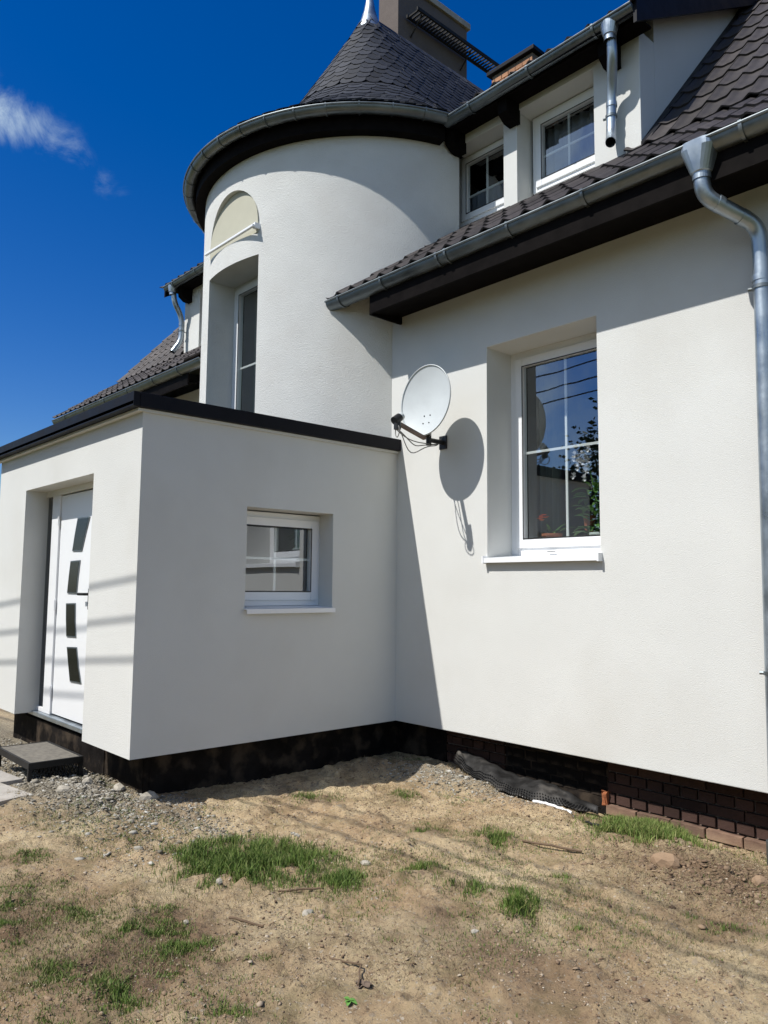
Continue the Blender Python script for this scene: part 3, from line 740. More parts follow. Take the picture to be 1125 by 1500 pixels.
# windows ---------------------------------------------------------------
def window(fn, u0, u1, z0, z1, fw=0.072, sw=0.062, mull=None, trans=None, dep=0.0, name='window', two=False, curtain=False, gdep=0.035):
    """fn(u,z,d) maps into the frame plane; u0..z1 outer frame; fixed frame, sash, glazing bars, pane"""
    def fr(mb, a0, a1, b0, b1, w, d0, d1):
        def bx(ua, ub, za, zb):
            c = [fn(u, z, d) for d in (d0, d1) for u, z in ((ua, za), (ub, za), (ub, zb), (ua, zb))]
            n = len(mb.v); mb.v += c
            mb.f.extend(tuple(n + i for i in q) for q in ((0, 1, 2, 3), (7, 6, 5, 4), (0, 4, 5, 1), (1, 5, 6, 2), (2, 6, 7, 3), (3, 7, 4, 0)))
        bx(a0, a0 + w, b0, b1); bx(a1 - w, a1, b0, b1)
        bx(a0 + w + .0003, a1 - w - .0003, b0, b0 + w); bx(a0 + w + .0003, a1 - w - .0003, b1 - w, b1)
    mb = MB(); fr(mb, u0, u1, z0, z1, fw, 0, 0.07)
    f = mb.build(name, PVC, house, bevel=0.004)
    mb = MB(); fr(mb, u0 + fw - .012, u1 - fw + .012, z0 + fw - .012, z1 - fw + .012, sw + .012, -0.016, 0.05)
    mb.build('sash', PVC, f, bevel=0.005)
    a0, a1, b0, b1 = u0 + fw + sw, u1 - fw - sw, z0 + fw + sw, z1 - fw - sw
    mb = MB(); fr(mb, a0 - .004, a1 + .004, b0 - .004, b1 + .004, 0.010, -0.0175, -0.0165)
    mb.build('seal', BLACKPLASTIC, f)
    mb = MB(); mb.quad(fn(a0 - .01, b0 - .01, 0.018), fn(a1 + .01, b0 - .01, 0.018), fn(a1 + .01, b1 + .01, 0.018), fn(a0 - .01, b1 + .01, 0.018))
    mb.build('pane', GLASS, f)
    mm = mull if mull is not None else (a0 + a1) / 2
    tt = trans if trans is not None else (b0 + b1) / 2
    def bar(ua, ub, za, zb, d0=0.0195, d1=0.030):
        mb = MB(); c = [fn(u, z, d) for d in (d0, d1) for u, z in ((ua, za), (ub, za), (ub, zb), (ua, zb))]
        mb.v += c; mb.f += [(0, 1, 2, 3), (7, 6, 5, 4), (0, 4, 5, 1), (1, 5, 6, 2), (2, 6, 7, 3), (3, 7, 4, 0)]
        mb.build('glazing_bar', PVC, f)
    h = 0.0105
    for m_ in (mm if isinstance(mm, (list, tuple)) else [mm]): 
        if m_ is not False: bar(m_ - h, m_ + h, b0, b1)
    if tt is not False: bar(a0, a1, tt - h, tt + h, 0.0190, 0.0305)
    return f
f = window(lambda u, z, d: (u, 0.33 + d, z), 1.105, 2.215, 1.872, 3.67, fw=0.078, sw=0.066, mull=1.672, trans=2.762)
MB().box(1.50, 1.58, 0.305, 0.3135, 1.90, 1.906).build('drain_cap', BLACKPLASTIC, f)
# outside sill, folded sheet with upstand ends
mb = MB(); mb.prism([(0.329, 1.874), (-0.05, 1.846), (-0.05, 1.806), (-0.045, 1.806), (-0.045, 1.840), (0.329, 1.868)], 1.112, 2.20, lambda u, w, d: (d, u, w))
s_ = mb.build('sill', PVC, f)
MB().box(1.098, 1.114, -0.056, 0.0, 1.80, 1.862).build('sill_end', PVC, f)
MB().box(2.198, 2.214, -0.056, 0.0, 1.80, 1.862).build('sill_end', PVC, f)
# porch window (looks towards +x)
f = window(lambda u, z, d: (-0.2 - d, u, z), -1.72, -0.745, 1.43, 2.225, fw=0.058, sw=0.062, mull=-1.227, trans=1.832)
mb = MB(); mb.prism([(-0.2, 1.428), (0.045, 1.412), (0.045, 1.375), (0.040, 1.375), (0.040, 1.406), (-0.2, 1.422)], -1.66, -0.765, lambda u, w, d: (u, d, w))
mb.build('sill', PVC, f)
# dormer windows
fd = lambda u, z, d: (u, 0.86 + d, z)
window(fd, 0.02, 0.80, 5.40, 6.17, fw=0.055, sw=0.055, mull=0.39, trans=5.70)
window(fd, 0.985, 1.80, 5.40, 6.17, fw=0.055, sw=0.055, mull=1.385, trans=5.745)
# tower window, tall, one transom
window(lambda u, z, d: (u, -0.52 + d, z), -2.22, -1.20, 2.87, 5.02, fw=0.07, sw=0.07, mull=False, trans=4.03)

# curtains inside the dormer and net in the living room
def curtain(u0, u1, y, z0, z1, amp=0.02, m=CURTAIN):
    mb = MB(); n = 60
    pts = [(u0 + (u1 - u0) * i / n, y + amp * math.sin(i * 0.9) + amp * .5 * math.sin(i * 0.37)) for i in range(n + 1)]
    for a, b in zip(pts, pts[1:]): mb.quad((*a, z0), (*b, z0), (*b, z1), (*a, z1))
    return mb.build('curtain', m, house, smooth=True, angle=80)
curtain(0.0, 0.8, 1.02, 5.35, 5.80); curtain(0.98, 1.82, 1.02, 5.35, 6.1)
curtain(-2.1, -1.3, -0.30, 2.9, 4.98, 0.02, mat('pale_green_curtain', (0.13, 0.165, 0.14), 0.9))
curtain(1.2, 1.42, 0.62, 0.6, 3.7, 0.03, mat('green_curtain', (0.10, 0.12, 0.11), 0.9))
MB().box(1.0, 2.4, 0.421, 0.64, 1.93, 1.965).build('window_board', PVC, house)

# door ---------------------------------------------------------------
yd = -PD + 0.2
fdoor = MB()
fdoor.box(-2.66, -2.575, yd, yd + .07, 0.385, 2.52)
fdoor.box(-2.575 + .0003, -0.86, yd, yd + .07, 2.448, 2.52)
fdoor.box(-2.375, -2.185, yd - .004, yd + .07, 0.385, 2.4478)
fdoor.box(-2.575 + .0003, -2.3755, yd - .002, yd + .07, 0.385, 0.425)
fdoor.box(-0.93, -0.86, yd, yd + .07, 0.385, 2.4478)
door = fdoor.build('entrance_door', PVC, house, bevel=0.004)
MB().box(-2.574, -2.376, yd + .020, yd + .03, 0.425, 2.447).build('sidelight', DOORGLASS, door)
MB().box(-2.570, -2.38, yd + .04, yd + .06, 0.426, 2.446).build('sidelight_backing', BLACKPLASTIC, door)
leaf = MB().box(-2.172, -0.935, yd + .012, yd + .07, 0.398, 2.436).build('door_leaf', DOORWHITE, door, bevel=0.004)
MB().box(-2.1845, -2.1725, yd + .03, yd + .065, 0.398, 2.44).build('door_seal', BLACKPLASTIC, door)
MB().box(-2.66, -0.88, yd - .045, yd + .06, 0.345, 0.384).build('threshold', ZINC_NEW, door, bevel=0.005)
for pts in ([(-1.734, 2.199), (-1.453, 2.196), (-1.53, 2.05), (-1.605, 1.895), (-1.832, 1.9), (-1.788, 2.05)],
            [(-1.859, 1.809), (-1.631, 1.814), (-1.662, 1.66), (-1.679, 1.513), (-1.909, 1.515), (-1.888, 1.66)],
            [(-1.922, 1.422), (-1.698, 1.429), (-1.682, 1.28), (-1.648, 1.128), (-1.876, 1.122), (-1.906, 1.28)],
            [(-1.851, 1.03), (-1.62, 1.042), (-1.56, 0.885), (-1.482, 0.738), (-1.738, 0.731), (-1.80, 0.885)]):
    cx = sum(p[0] for p in pts) / 6; cz = sum(p[1] for p in pts) / 6
    MB().prism(pts, yd + .0035, yd + .0115, lambda u, w, d: (u, d, w)).build('glazed_slot_rim', ZINC, leaf)
    MB().prism([(cx + (x - cx) * .9, cz + (z - cz) * .93) for x, z in pts], yd + .0015, yd + .0033, lambda u, w, d: (u, d, w)).build('glazed_slot', BLACKGLASS, leaf)
mb = MB(); mb.tube([(-1.40, yd + .012, 1.512), (-1.40, yd - .045, 1.512), (-1.50, yd - .05, 1.512)], 0.012, 8); mb.build('handle', METALDARK, leaf, smooth=True)
MB().box(-1.42, -1.38, yd + .006, yd + .0118, 1.38, 1.56).build('lock_plate', METALDARK, leaf, bevel=.002)
for z_ in (.6, 1.4, 2.2): MB().tube([(-2.178, yd - .008, z_ - .05), (-2.178, yd - .008, z_ + .05)], .010, 8).build('hinge', PVC, leaf, smooth=True)

# dormers ---------------------------------------------------------------
def dormer(x0, x1, holes, right):
    mb = MB(); wall_panel(mb, lambda u, z, d: (u, 0.65 + d, z), x0, x1, 4.95, 6.30, 0.25, holes); mb.build('dormer_wall', PLASTER, house, bevel=0.005)
    xa, xb = (x1 - .18, x1 - .001)
    if not right: xa, xb = x0 + .001, x0 + .18
    # cheek
    mb = MB(); mb.prism([(0.901, 5.0), (3.2, 7.2), (3.2, 8.0), (0.901, 6.55)], xa, xb, lambda u, w, d: (d, u, w)); mb.build('dormer_cheek', PLASTER, house)
dormer(0.10, 2.245, [(0.0, 0.79, 5.2, 6.145), (0.955, 1.80, 5.2, 6.175)], True)
dormer(-5.68, -3.60, [(-5.2, -4.3, 5.2, 6.175)], False)
def droof_z(y): return 6.33 + (y - 0.40) * 0.615
for x0, x1 in ((0.16, 2.36), (-5.80, -3.65)):
    mb = MB(); P = [(0.36, droof_z(0.36)), (3.17, droof_z(3.17))]
    mb.prism(P + [(y, z - 0.09) for y, z in reversed(P)], x0, x1, lambda u, w, d: (d, u, w)); dr_ = mb.build('dormer_roof', WOODDARK, house)
    if x0 > 0: DRF = dr_
    else: DRL = dr_
    mb = MB(); xv = x1 if x0 > 0 else x0 - .03
    mb.prism([(0.36, droof_z(.36) + .015), (3.17, droof_z(3.17) + .015), (3.17, droof_z(3.17) - .2), (0.36, droof_z(.36) - .17)], xv, xv + .03, lambda u, w, d: (d, u, w))
    mb.build('verge_board', TRIMDARK, house)
    MB().box(x0 + (0 if x0 > 0 else .03), x1 - .001, 0.44, 0.649, 6.235, 6.25).build('dormer_soffit', SOFFIT, house)
    MB().box(x0, x1, 0.43, 0.4395, 6.21, 6.33).build('dormer_fascia', WOODDARK, house)
# rafter tails
for x in (0.24, 0.93, 2.02, -5.5, -4.6):
    mb = MB(); mb.prism([(0.45, 6.232), (0.66, 6.232), (0.66, 6.03), (0.55, 6.04), (0.47, 6.10)], x - .055, x + .055, lambda u, w, d: (d, u, w))
    mb.build('rafter_tail', WOODDARK, house, bevel=0.004)
# dark flashing where cheek meets tiles
mb = MB(); mb.prism([(0.64, roof_z(.64) + .01), (3.1, roof_z(3.1) + .01), (3.1, roof_z(3.1) + .06), (0.64, roof_z(.64) + .06)], 2.246, 2.33, lambda u, w, d: (d, u, w)); mb.build('flashing', TRIMDARK, house)

# roof tiles ---------------------------------------------------------------
TW, TL, TE = 0.205, 0.40, 0.32
def tile_mesh():
    mb = MB(); n = 14; L0, L1 = -0.005, TL
    def wv(t): # broad roll and pan
        return 0.016 * math.cos(2 * PI * t) + 0.006 * math.cos(4 * PI * t)
    top = []; 
    for i in range(n + 1):
        t = i / n; x = (t - .5) * (TW + .012); h = wv(t) * .85
        mb.v += [(x, L0, h), (x, L1, h), (x, L0, h - .014), (x, L1, h - .014)]
    for i in range(n):
        a = 4 * i; b = a + 4
        mb.f += [(a, b, b + 1, a + 1), (a + 2, a + 3, b + 3, b + 2), (a, a + 2, b + 2, b)]
    mb.f += [(0, 1, 3, 2), (4 * n, 4 * n + 2, 4 * n + 3, 4 * n + 1)]
    me = mb.mesh('roof_tile', TILE, smooth=True, angle=50)
    return me
TILEME = tile_mesh()
def tile_M(x, y, z, pitch, dz=0.012):
    up = Vector((0, math.cos(pitch), math.sin(pitch))); nrm = Vector((0, -math.sin(pitch), math.cos(pitch)))
    up = (up - nrm * 0.05).normalized(); nrm = Vector((1, 0, 0)).cross(up)
    j = random.uniform(-.006, .006); tw = random.uniform(-.008, .008)
    side = (Vector((1, 0, 0)) + up * tw).normalized(); nn = side.cross(up).normalized()
    M = Matrix((side, nn.cross(side), nn)).transposed().to_4x4(); M.translation = Vector((x, y, z)) + nrm * (0.018 + dz + random.uniform(-.002, .002)) + up * j
    return M
p1 = math.atan2(0.76, 1.03); p2 = math.atan2(4.33, 3.9)
tl = []
x = X0 + 0.18
def rows():
    out = []; s = 0.0; L1 = math.hypot(1.03, .76)
    while s < L1 - 0.05: out.append((-0.46 + s * math.cos(p1), 4.405 + s * math.sin(p1), p1)); s += TE
    s = 0.06
    while s < 5.7: out.append((0.60 + s * math.cos(p2), 5.19 + s * math.sin(p2), p2)); s += TE
    return out
ROWS = rows()
nx = int((XR + .3 - (XL - .3)) / TW) + 1
for j in range(nx):
    x = XR + .3 - TW / 2 - j * TW
    for k, (y, z, pt) in enumerate(ROWS):
        d = math.hypot(x - TX, y - TY)
        if -3.4 < x < -0.46 and y < 1.5: continue
        if d < TR - 0.06 and y < 2.6: continue
        if y > 0.42 and (-5.60 < x < 2.20) and y < 3.1: continue
        if -3.9 < x < 0.5 and y < 3.6 : 
            if y > 0.5: continue
        tl.append((x, y, z, pt))
def vis(t):
    p = Vector(t[:3]); v = cam_p - p
    nrm = Vector((0, -math.sin(t[3]), math.cos(t[3]))); f = nrm.dot(v.normalized())
    if t[1] > 4.0 or (t[0] > 2.3 and t[2] > 7.9): f -= 1
    return -1 + f if f < 0 else f / v.length_squared
tl.sort(key=lambda t: -vis(t))
rest = MB()
for i, (x, y, z, pt) in enumerate(tl):
    M = tile_M(x, y, z, pt)
    if i < 300: link('roof_tile', TILEME, roof, M)
    else:
        n0 = len(rest.v); rest.v += [tuple(M @ v.co) for v in TILEME.vertices]; rest.f += [tuple(n0 + q for q in pl_.vertices) for pl_ in TILEME.polygons]
o = rest.build('roof_tile_covering', TILE, roof, recalc=False, weld=False, smooth=True); o['kind'] = 'stuff'
for par, x0, x1 in ((DRF, 0.45, 2.38), (DRL, -5.82, -3.85)):
    pd = math.atan(0.615); k = 0
    y = 0.33
    while y < 3.1:
        x = x1 - TW / 2
        while x > x0:
            link('roof_tile', TILEME, par, tile_M(x, y, droof_z(y), pd, 0.0)); x -= TW
        y += TE * math.cos(pd)
# ridge
mb = MB(); mb.tube([(XL - .3, 4.5, 9.54), (XR + .3, 4.5, 9.54)], 0.10, 12); mb.build('ridge_tile', TILE, house, smooth=True)

# downpipes ---------------------------------------------------------------
def bez(pts, n=8):
    """round the corners of a polyline"""
    pts = [Vector(p) for p in pts]; out = [pts[0]]
    for i in range(1, len(pts) - 1):
        a, b, c = pts[i - 1], pts[i], pts[i + 1]; k = min(0.12, (a - b).length * .48, (c - b).length * .48)
        p0 = b + (a - b).normalized() * k; p1_ = b + (c - b).normalized() * k
        for j in range(n + 1):
            t = j / n; out.append((1 - t) ** 2 * p0 + 2 * t * (1 - t) * b + t * t * p1_)
    out.append(pts[-1]); return out
def downpipe(pts, r, funnel, collars=(), clamps=(), open_end=False):
    mb = MB(); path = bez(pts); mb.tube(path, r, 20, cap=not open_end)
    if open_end:
        n = len(path); e = path[-1]; d = (path[-1] - path[-2]).normalized()
        mb.tube([e, e - d * 0.18], r - 0.004, 20, cap=False)
    dp = mb.build('downpipe', ZINC_NEW, house, smooth=True, angle=50, recalc=not open_end)
    fx, fy, ft, fb, fr = funnel
    mb = MB(); prof = [(fr, ft), (fr, ft - .045), (r * 1.3, fb + .045), (r * 1.12, fb + .04), (r * 1.12, fb)]
    # funnel is oval, wider along the gutter
    n0 = 0; seg = 24
    for rr, z in prof:
        for j in range(seg):
            t = 2 * PI * j / seg; c_, s__ = math.cos(t), math.sin(t); e_ = .62 if rr > .08 else 1.0
            mb.v.append((fx + rr * math.copysign(abs(c_) ** e_, c_), fy + min(rr, fr * .84) * math.copysign(abs(s__) ** e_, s__), z))
    for i in range(len(prof) - 1):
        for j in range(seg):
            j2 = (j + 1) % seg; mb.f.append((i * seg + j, i * seg + j2, (i + 1) * seg + j2, (i + 1) * seg + j))
    mb.build('funnel', ZINC_NEW, dp, smooth=True, angle=12)
    for p, d in collars:
        p = Vector(p); d = Vector(d).normalized()
        MB().tube([p - d * .02, p + d * .02], r + .004, 20).build('collar', ZINC_NEW, dp, smooth=True)
    for p in clamps:
        p = Vector(p)
        c = MB().tube([p - Vector((0, 0, .011)), p + Vector((0, 0, .011))], r + .007, 20); c.tube([p + Vector((-.02, 0, 0)), p + Vector((-.02, .12, 0))], .006, 6)
        c.tube([p + Vector((-r - .03, -.01, 0)), p + Vector((-r, .0, 0))], .012, 6)
        c.build('clamp', ZINC, dp, smooth=True)
    return dp
downpipe([(3.245, -0.44, 4.24), (3.245, -0.44, 4.05), (3.44, -0.10, 3.90), (3.445, -0.085, 3.70), (3.415, -0.085, 0.10)], 0.050, (3.245, -0.440, 4.385, 4.15, 0.112),
         [((3.44, -.085, 3.56), (0, 0, 1)), ((3.30, -0.345, 4.01), (.195, .34, -.15)), ((3.385, -0.195, 3.94), (.195, .34, -.15))], [(3.44, -.085, 3.50), (3.423, -.085, 1.10)])
MB().tube([(3.415, -.085, 0.12), (3.415, -.085, -0.1)], 0.07, 20).build('drain_collar', ZINC, house, smooth=True)
downpipe([(2.13, 0.40, 6.22), (2.13, 0.42, 6.02), (2.03, 0.56, 5.78), (2.02, 0.56, 5.42), (2.09, 0.43, 5.27)], 0.042, (2.13, DGY, 6.29, 6.12, 0.08),
         [((2.03, .56, 5.68), (0, 0, 1))], [(2.025, 0.56, 5.58)], open_end=True)
downpipe([(-5.60, 0.40, 6.22), (-5.60, 0.42, 6.02), (-5.60, 0.56, 5.80), (-5.60, 0.56, 5.42), (-5.62, 0.43, 5.22)], 0.042, (-5.60, DGY, 6.29, 6.12, 0.08),
         [((-5.60, .56, 5.68), (0, 0, 1))], [(-5.60, 0.56, 5.58)], open_end=True)

# chimneys and walkway ---------------------------------------------------------------
ch = MB().box(-4.42, -3.91, 3.6, 5.40, 7.9, 12.22).build('chimney', CHIMPLASTER, house, bevel=0.01)
MB().box(-4.47, -3.86, 3.55, 5.45, 12.221, 12.34).build('chimney_cap', CONCRETE, ch, bevel=0.01)
cb = MB().box(-2.13, -1.35, 4.01, 4.60, 8.6, 9.70).build('chimney', MORTAR, house)
MB().box(-2.20, -1.28, 3.94, 4.68, 9.705, 9.77).build('chimney_cap', TRIMDARK, cb, bevel=0.008)
for k in range(13):
    z = 8.72 + k * 0.077; hd = k % 2
    for i in range(-1, 7):
        a = max(-2.14, -2.14 + i * .135 + hd * .067); b = min(-1.34, -2.14 + (i + 1) * .135 + hd * .067)
        if b - a < .03 or z + .07 > 9.70: continue
        key = ('c', round(b - a, 2)); 
        if key not in bp_: bp_[key] = brick_mesh(key[1] - .012, .065, .02, CHIMBRICK, 3)
        link('brick', bp_[key], cb, Matrix.Translation(((a + b) / 2, 3.995, z + .03)))
    for i in range(4):
        y0 = 4.02 + i * .145 + hd * .05
        key = 'cs'
        if key not in bp_:
            mb = MB(); mb.box(0, .02, -.065, .065, -.032, .032); bp_[key] = mb.mesh('brick', CHIMBRICK)
        if z + .07 < 9.70: link('brick', bp_[key], cb, Matrix.Translation((-1.353, y0 + .065, z + .03)))
wk = MB(); 
for xx in (-3.86, -3.60): wk.box(xx, xx + .03, 3.75, 6.00, 11.56, 11.62)
walk = wk.build('walkway', METALDARK, house)
for i in range(30):
    y = 3.78 + i * 0.075
    MB().box(-3.829, -3.601, y, y + .028, 11.575, 11.60).build('slat', METALDARK, walk)
for y in (3.9, 5.2): MB().tube([(-3.905, y, 11.3), (-3.62, y, 11.57)], .015, 6).build('bracket', METALDARK, walk)

# ---------------------------------------------------------------- satellite dish
def build_dish():
    # bowl faces the street, tipped up; centre of the bowl just in front of the wall
    C0 = Vector((0.712, -0.298, 3.205)); t = thing('satellite_dish', 'light grey satellite dish on a wall bracket left of the large window', 'satellite dish', (0.62, 0.0, 2.93))
    nrm = Vector((0.096, -0.991, 0.092)).normalized()
    side = Vector((0, 0, 1)).cross(nrm).normalized(); up = nrm.cross(side)
    a, b, depth = 0.269, 0.314, 0.045
    P = lambda u, v, d: C0 + side * u + up * v + nrm * d
    mb = MB(); nr, na_ = 12, 64
    for lay_, off in ((0, 0.0), (1, -0.006)):
        for i in range(nr + 1):
            q = i / nr
            for j in range(na_):
                th = 2 * PI * j / na_
                mb.v.append(tuple(P(a * q * math.cos(th), b * q * math.sin(th), depth * q * q + off)))
    K = (nr + 1) * na_
    for lay_ in (0, 1):
        for i in range(nr):
            for j in range(na_):
                j2 = (j + 1) % na_; o_ = lay_ * K; mb.f.append((o_ + i * na_ + j, o_ + i * na_ + j2, o_ + (i + 1) * na_ + j2, o_ + (i + 1) * na_ + j))
    rim = [P(a * math.cos(2 * PI * j / 64), b * math.sin(2 * PI * j / 64), depth) for j in range(65)]
    mb.tube(rim, 0.007, 6, cap=False)
    refl = mb.build('reflector', DISH, t, smooth=True, angle=60)
    for u, v in ((-.03, -.13), (.035, -.13), (-.03, -.20), (.035, -.20)):
        c = P(u, v, depth * ((u / a) ** 2 + (v / b) ** 2) - .002); MB().tube([c, c + nrm * .006], .006, 8).build('bolt', METALDARK, refl)
    # mount
    foot = P(0, -0.27, -0.02); wallp = Vector((0.61, -0.002, 2.895))
    br = MB(); br.tube([wallp, wallp + Vector((0, -.19, 0))], .021, 10); br.tube([wallp + Vector((0, -.19, -.05)), wallp + Vector((0, -.19, .16))], .024, 10)
    br.build('wall_bracket', BLACKPLASTIC, t, smooth=True)
    MB().box(wallp.x - .045, wallp.x + .045, -0.012, -0.001, wallp.z - .06, wallp.z + .06).build('mounting_plate', BLACKPLASTIC, t)
    v0 = wallp + Vector((0, -.19, .09)); MB().tube([v0, P(0.0, -.12, -.035)], [.03, .03], 8).build('clamp', BLACKPLASTIC, t, smooth=True)
    MB().tube([wallp + Vector((0, -.19, .05)), P(0, -.30, -.015)], .022, 8).build('clamp', BLACKPLASTIC, t, smooth=True)
    # arm and head
    head = Vector((0.715, -0.67, 2.96)); foot = P(0, -.335, .02)
    m = MB(); d = (head - foot); L_ = d.length; d.normalize(); sd = Vector((1, 0, 0)); uu = d.cross(sd)
    for s0, s1 in ((0, L_ * .92),):
        n0 = len(m.v)
        for s__ in (s0, s1):
            for e, g in ((-1, -1), (1, -1), (1, 1), (-1, 1)): m.v.append(tuple(foot + d * s__ + sd * e * .017 + uu * g * .014))
        m.f += [tuple(n0 + q for q in f_) for f_ in ((0, 1, 2, 3), (7, 6, 5, 4), (0, 4, 5, 1), (1, 5, 6, 2), (2, 6, 7, 3), (3, 7, 4, 0))]
    m.build('feed_arm', ARMBROWN, t)
    aim = (C0 - head).normalized()
    hd = MB(); hd.tube([head - aim * .045 + Vector((0, 0, .035)), head + aim * .03 + Vector((0, 0, .035))], [.036, .036], 14)
    hd.tube([head + Vector((0, 0, .04)), head + Vector((0, 0, -.055))], .031, 10); hd.build('receiver_head', BLACKPLASTIC, t, smooth=True)
    q0 = head + aim * .03 + Vector((0, 0, .035)); MB().tube([q0, q0 + aim * .028], [.034, .034], 16).build('receiver_cap', DISH, t, smooth=True)
    # cables sagging from head to bracket
    w = wallp + Vector((0, -.07, -.02))
    for k, (sag, mid) in enumerate(((.08, .3), (.13, .4), (.055, .15))):
        pts = []
        for i in range(15):
            q = i / 14; p = head.lerp(w, q) + Vector((0.02 * math.sin(q * 7 + k * 2), 0, -sag * math.sin(PI * q) * (1 + mid * math.sin(PI * 2 * q)) - .05 * (1 - q)))
            pts.append(p)
        MB().tube(pts, .0045, 6).build('cable', CABLE, t, smooth=True)
    # loop hanging below the head
    lp = [head + Vector((.045 * math.sin(th), -.02 * math.sin(th), -.07 + .05 * math.cos(th))) for th in np.linspace(0, 2 * PI, 20)]
    MB().tube(lp, .0042, 6).build('cable', CABLE, t, smooth=True)
build_dish()

# ---------------------------------------------------------------- plants behind the large window
def leafy(mb, base, direc, L_, w, droop=.3):
    d = Vector(direc).normalized(); s_ = d.cross(Vector((0, 0, 1)));
    if s_.length < .05: s_ = Vector((1, 0, 0))
    s_.normalize(); n0 = len(mb.v); k = 6
    for i in range(k + 1):
        q = i / k; p = Vector(base) + d * L_ * q - Vector((0, 0, 1)) * droop * L_ * q * q; ww = w * math.sin(PI * min(1, q * .92 + .04)) ** .7
        mb.v += [tuple(p - s_ * ww), tuple(p + Vector((0, 0, -ww * .35))), tuple(p + s_ * ww)]
    for i in range(k):
        a = n0 + 3 * i; mb.f += [(a, a + 1, a + 4, a + 3), (a + 1, a + 2, a + 5, a + 4)]
def pot(parent, c, r, h, m):
    prof = [(r * .72, 0), (r * .95, h * .8), (r * 1.05, h * .8), (r * 1.05, h), (r * .9, h), (r * .88, h * .85)]
    MB().tube([(c[0], c[1], c[2] + z) for _, z in prof], [q for q, _ in prof], 20).build('pot', m, parent, smooth=True, angle=30)
SZ = 1.966
t = thing('potted_plant', 'terracotta pot with orange flowers on the inside sill of the large window', 'potted plant', (1.40, 0.52, SZ))
pot(t, (1.40, 0.52, SZ), .085, .10, TERRA)
mb = MB(); fl = MB()
for i in range(14):
    a = random.uniform(0, 2 * PI); e = random.uniform(.6, 1.4); leafy(mb, (1.40, .52, SZ + .08), (math.cos(a), math.sin(a), e * 1.2), random.uniform(.12, .26), .012, .35)
mb.build('foliage', LEAF, t, smooth=True)
for i in range(16):
    c = Vector((1.335 + random.gauss(0, .022), .46 + random.gauss(0, .02), SZ + .235 + random.gauss(0, .018)))
    for k in range(5):
        a = k * 1.257 + i; leafy(fl, c, (math.cos(a), math.sin(a), .4), .022, .009, .2)
fl.build('flower', ORANGEPETAL, t)
t = thing('potted_plant', 'white pot with a tall green orchid carrying pale blooms behind the large window', 'potted plant', (1.86, 0.52, SZ))
pot(t, (1.86, 0.52, SZ), .075, .09, WHITEPOT)
mb = MB(); fl = MB()
for i in range(60):
    a = random.uniform(0, 2 * PI); z = random.uniform(.05, .52); leafy(mb, (1.81 + .04 * math.cos(a), .50, SZ + z), (math.cos(a), math.sin(a) * .7, random.uniform(.2, 1)), random.uniform(.10, .2), .024, .5)
mb.tube([(1.86, .52, SZ + .05), (1.85, .51, SZ + .35), (1.79, .49, SZ + .66)], .006, 6)
mb.build('foliage', LEAF, t, smooth=True)
for i in range(22):
    c = Vector((1.74 + random.gauss(0, .06), .48 + random.gauss(0, .03), SZ + .66 + random.gauss(0, .07)))
    for k in range(5):
        a = k * 1.257 + i; leafy(fl, c, (math.cos(a) * .8, -.5, math.sin(a)), .034, .014, .1)
fl.build('flower', WHITEPETAL, t)
t = thing('potted_plant', 'small orange pot half hidden among the orchid leaves behind the large window', 'potted plant', (1.72, 0.60, SZ + .10))
pot(t, (1.72, 0.60, SZ + .10), .05, .14, TERRA)
MB().tube([(1.72, .60, SZ + .0), (1.72, .60, SZ + .10)], .04, 12).build('pot_stand', METALDARK, t, smooth=True)

# ---------------------------------------------------------------- doorstep, slabs, membrane
gh = lambda x, y: float(ground_h(x, y))
t = thing('metal_step', 'low dark steel grating step in front of the entrance door', 'step', (-1.38, -2.72, 0.0))
sx0, sx1, sy0, sy1, sz = -1.80, -1.00, -2.92, -2.50, 0.222
MB().box(sx0 + .02, sx1 - .02, sy0 + .02, sy1 - .02, sz - .02, sz - .002).build('tread_mat', MATTOP, t, bevel=.003)
fr_ = MB(); fr_.box(sx0, sx1, sy0, sy0 + .02, sz - .05, sz); fr_.box(sx0, sx1, sy1 - .02, sy1, sz - .05, sz); fr_.box(sx0, sx0 + .02, sy0 + .0201, sy1 - .0201, sz - .05, sz); fr_.box(sx1 - .02, sx1, sy0 + .0201, sy1 - .0201, sz - .05, sz)
fr_.build('frame', METALDARK, t)
for x_ in (sx0 + .015, sx1 - .015):
    for y_ in (sy0 + .015, sy1 - .015): MB().box(x_ - .015, x_ + .015, y_ - .015, y_ + .015, -.03, sz - .051).build('leg', METALDARK, t)
mb = MB()
for k in range(13):
    y0 = sy0 + .03 + k * .03
    mb.tube([(sx1 - .012, y0, sz - .05), (sx1 - .012, y0 + .05 if y0 + .05 < sy1 else sy1, 0.06)], .004, 5)
    mb.tube([(sx1 - .012, min(y0 + .05, sy1), sz - .05), (sx1 - .012, y0, 0.06)], .004, 5)
mb.build('side_mesh', METALDARK, t)
def slab(label, c, w, d, rot, z):
    mb = MB(); mb.box(-w / 2, w / 2, -d / 2, d / 2, -.05, .0)
    o = mb.build('paving_slab', CONCRETE, None, bevel=.006); o.location = (c[0], c[1], z); o.rotation_euler = (random.uniform(-.03, .03), random.uniform(-.03, .03), rot)
    tag(o, label, 'paving slab', 'loose paving slabs')
slab('pale concrete paving slab nearest the camera at the left edge', (-0.86, -3.20, 0), .50, .30, .2, .085)
slab('pale concrete paving slab just in front of the steel step', (-1.38, -3.08, 0), .55, .26, .12, .09)

